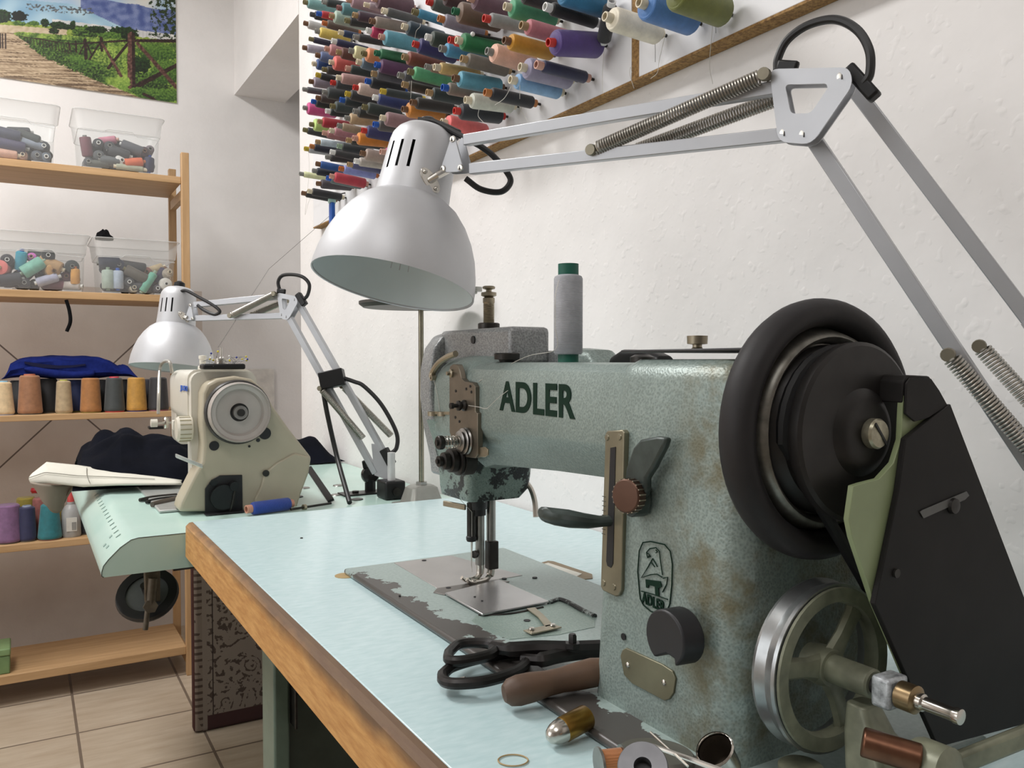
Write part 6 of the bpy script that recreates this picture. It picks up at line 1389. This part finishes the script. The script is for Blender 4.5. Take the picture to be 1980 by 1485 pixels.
MB().tube(bez([pz(1010, 1274, .7925), pz(1045, 1276, .794), pz(1080, 1268, .795), pz(1120, 1262, .795), pz(1160, 1258, .795)], 6), [.0045]*6+[.0060]*19, 8).done('lower_blade', SCI, t)
q = pz(1107, 1252, .803); MB().lathe(q, (0, 0, 1), [(0, 0), (.0062, 0), (.0062, .004), (.0035, .0042), (.0035, .0095), (.0025, .011), (0, .011)], 6).done('pivot_nut', SCI, t)
q = pz(870, 1322, .7885); MB().tube([q, pz(900, 1319, .7905)], [.003, .0042], 8).done('worn_tip', CHROME, t, label='bare metal worn tip')
# wooden handled tool
WH = mat('dark_turned_wood', '5f4838', .55, 0, .25, 30, .05, 120)
t = thing('hand_tool', 'wooden handle of a tool lying against the green pillar', 'tool', pz(1060, 1315, .79))
a, b_ = pz(972, 1342, .7935), pz(1165, 1296, .801)
d_ = (b_-a); L_ = d_.length
MB().lathe(a, d_, [(0, 0), (.006, .001), (.0095, .005), (.0108, .012), (.0105, .022), (.0090, .034), (.0088, .045), (.0100, .058), (.0105, L_*.9), (.009, L_), (0, L_)], 24).done('handle', WH, t)
# brass cap with silver end
t = thing('brass_cap', 'small brass tube with a rounded silver end beside the wooden tool handle', 'cap', pz(1095, 1405, .79))
a, b_ = pz(1068, 1422, .7885), pz(1135, 1386, .7925)
d_ = b_-a; L_ = d_.length
MB().lathe(a+d_*.28, d_, [(0, 0), (.0078, 0), (.0082, .001), (.0082, L_*.72-.001), (.0076, L_*.72), (0, L_*.72)], 24).done('tube', mat('aged_brass', '8a6a30', .3, .9, .2, 40), t)
MB().lathe(a+d_*.28, -d_, [(0, -.001), (.0078, 0), (.0076, .003), (.0068, .0065), (.0048, .0105), (.002, .0125), (0, .013)], 24).done('end', CHROME, t, label='silver rounded end')
# discs, bobbin, thimble, needles at the near corner
t = thing('round_plate', 'flat grey round plate lying on the bed at the foot of the green pillar', 'plate', pz(1268, 1448, ZBED+.003))
q = pz(1268, 1450, ZBED+.0145)
MB().lathe(q-V((0, 0, .0140)), (.1, .05, 1), [(0, 0), (.0205, 0), (.0225, .002), (.0225, .0115), (.021, .013), (0, .0135)], 36).done('plate', mat('oily_grey', '74726a', .4, .5, .2, 40), t)
t = thing('bobbin', 'grey steel bobbin with a round hole standing in front of the round plate', 'bobbin', pz(1240, 1500, ZBED))
q = pd(1243, 1484, .425); dn = (V((0, 0, CAM_Z))-q).normalized()*.8+V((-.1, 0, .5)); dn.normalize()
MB().lathe(q, dn, [(.0046, .002), (.0125, .002), (.0130, .001), (.0130, -.001), (.006, -.0015), (.006, -.008), (.013, -.0085), (.013, -.010), (.0046, -.010)], 36, closed=True).done('bobbin_body', mat('grey_zinc', '77777a', .45, .6, .15, 60), t)
MB().lathe(q, dn, [(0, -.004), (.0050, -.004)], 20).done('bobbin_hole_shadow', BLK, t, recalc=False)  # black disc set in the hole to imitate its shade
MB().bar(q+V((.0046, -.001, -.0005))+dn*.0022, q+V((.010, -.004, -.001))+dn*.0022, .0011, .0004, dn).done('notch', BLK, t)
t = thing('thread_bobbin', 'small bobbin of orange-brown thread at the bed corner', 'bobbin', pz(1180, 1480, ZBED))
q = pz(1182, 1475, ZBED+.0095)
MB().cyl(q+V((-.006, .002, 0)), q+V((.006, -.002, 0)), .0078).done('thread', thread_mat('b07040'), t)
for s_ in (-1, 1): MB().cyl(q+V((.0062, -.002, 0))*1+V((-.0124 if s_ < 0 else 0, .004 if s_ < 0 else 0, 0)), q+V((.0076, -.0024, 0))+V((-.0152 if s_ < 0 else 0, .0048 if s_ < 0 else 0, 0)), .0095).done('flange', STEEL, t)
t = thing('thimble', 'shiny steel thimble lying by the foot of the green pillar', 'thimble', pd(1395, 1470, .43))
q = pd(1382, 1449, .435); dn = (UP*.80-RT*.50-FW*.40).normalized()
MB().lathe(q, dn, [(.0098, 0), (.0103, .0006), (.0098, .0012), (.0090, -.004), (.0080, -.016), (.006, -.0195), (0, -.021), (0, -.019), (.0055, -.0178), (.0073, -.0155), (.0084, -.004)], 32).done('thimble_body', CHROME, t)
MB().lathe(q, dn, [(.0091, -.001), (.0083, -.0045), (.0072, -.0155), (.0054, -.0176), (0, -.0186)], 28).done('thimble_inner_shadow', mat('shadowed_steel_inside', '4a4238', .5, .7), t, recalc=False)  # inner surface coloured dark to paint in the shade of the hollow
MB().tube([q+((dn.orthogonal().normalized()*math.cos(k*.3142)+dn.cross(dn.orthogonal().normalized())*math.sin(k*.3142)))*.0100 for k in range(20)], .0006, 6, closed=True).done('thimble_lip', CHROME, t)
t = thing('awl', 'bright steel rod lying across the round plate and bobbin', 'needle', pd(1320, 1450, .43))
MB().tube([pd(1246, 1437, .452), pd(1265, 1443, .447), pd(1330, 1466, .43), pd(1400, 1492, .41)], [.0009, .0012, .0014, .0016], 8).done('rod', CHROME, t)
tag(MB().tube([pd(1258, 1416, .462), pd(1330, 1482, .422)], .00065, 6).done('sewing_needle', CHROME), 'thin sewing needle crossing the steel rod on the round plate', 'needle')
# thin ring of cord on the table
tag(MB().tube([pz(992+29*math.cos(k*.2094), 1470+11*math.sin(k*.2094), ZA+.0008) for k in range(30)], .0005, 5, closed=True).done('cord_ring', mat('tan_cord', 'b59a6e', .7)), 'thin tan cord ring lying on the turquoise table', 'cord')
tag(MB().lathe(pz(583, 1041, ZA), (0, 0, 1), [(0, 0), (.0022, 0), (.0018, .0012), (0, .0016)], 10).done('crumb', DSTEEL), 'tiny dark speck on the turquoise table', 'speck')

# ---------------------------------------------------------------- small pieces become sub-parts of the part they sit on
SUB = dict(core_bore_shadow=['core_tube'], screw_slot=['joint_plate', 'end_plate', 'pulley'], screw=['joint_plate', 'end_plate', 'flange', 'slot_plate', 'cover_spring', 'belt_cover'],
  spring_pin=['spring'], ruler_mark=['tabletop'], printed_sign=['tabletop'], hinge_inlay=['tabletop'], hinge_slot=['tabletop'], moulding=['bin_body'], foot=['bin_body', 'tabletop'], rim_edge=['bin_rim'],
  plate_hole=['tension_plate'], plate_screw=['tension_plate'], slot=['slot_plate'], scale_mark=['slot_plate'], rivet=['number_plate', 'cover_plate'], knurl=['knurled_knob'], wheel_screw=['pulley'],
  hub=['handwheel'], hub_bolt=['handwheel'], wheel_back=['handwheel'], cover_hole=['end_cover'], mechanism_part=['mechanism_plate'], dial_ridge=['stitch_dial'], adjust_slot=['cover_plate'], slot_screw=['cover_plate'],
  spoke=['wheel_rim'], wheel_hub=['wheel_rim'], wheel_flange=['wheel_rim'], peg_tip=['peg'], chipboard_edge=['panel'], lid_knob=['pillar_lid'], housing_hole=['lifter_housing'], lever_eye=['take_up_lever'],
  tension_spring=['tension_disc'], tension_nut=['tension_disc'], bar_code=['bottle_label'], fold_shadow=['fold'], clamp_screw=['clamp'], collar=['rod', 'shaft'], foot_screw=['presser_foot'], clamp_ring=['needle_clamp'], oil_hole=['pillar'], recess_rim=['recess_floor'], switch_plate=['leg_panel'])
def mid(o):
    bb = [V(c_) for c_ in o.bound_box]; return sum(bb, V((0, 0, 0)))/8
for root in [o for o in scene.objects if o.parent is None and o.type == 'EMPTY']:
    kids = list(root.children)
    for o in kids:
        want = SUB.get(o.name.split('.')[0])
        if not want: continue
        cand = [k_ for k_ in kids if k_.name.split('.')[0] in want and k_ is not o]
        if cand:
            best = min(cand, key=lambda k_: (mid(k_)-mid(o)).length)
            if best.location.length < 1e-9: o.parent = best
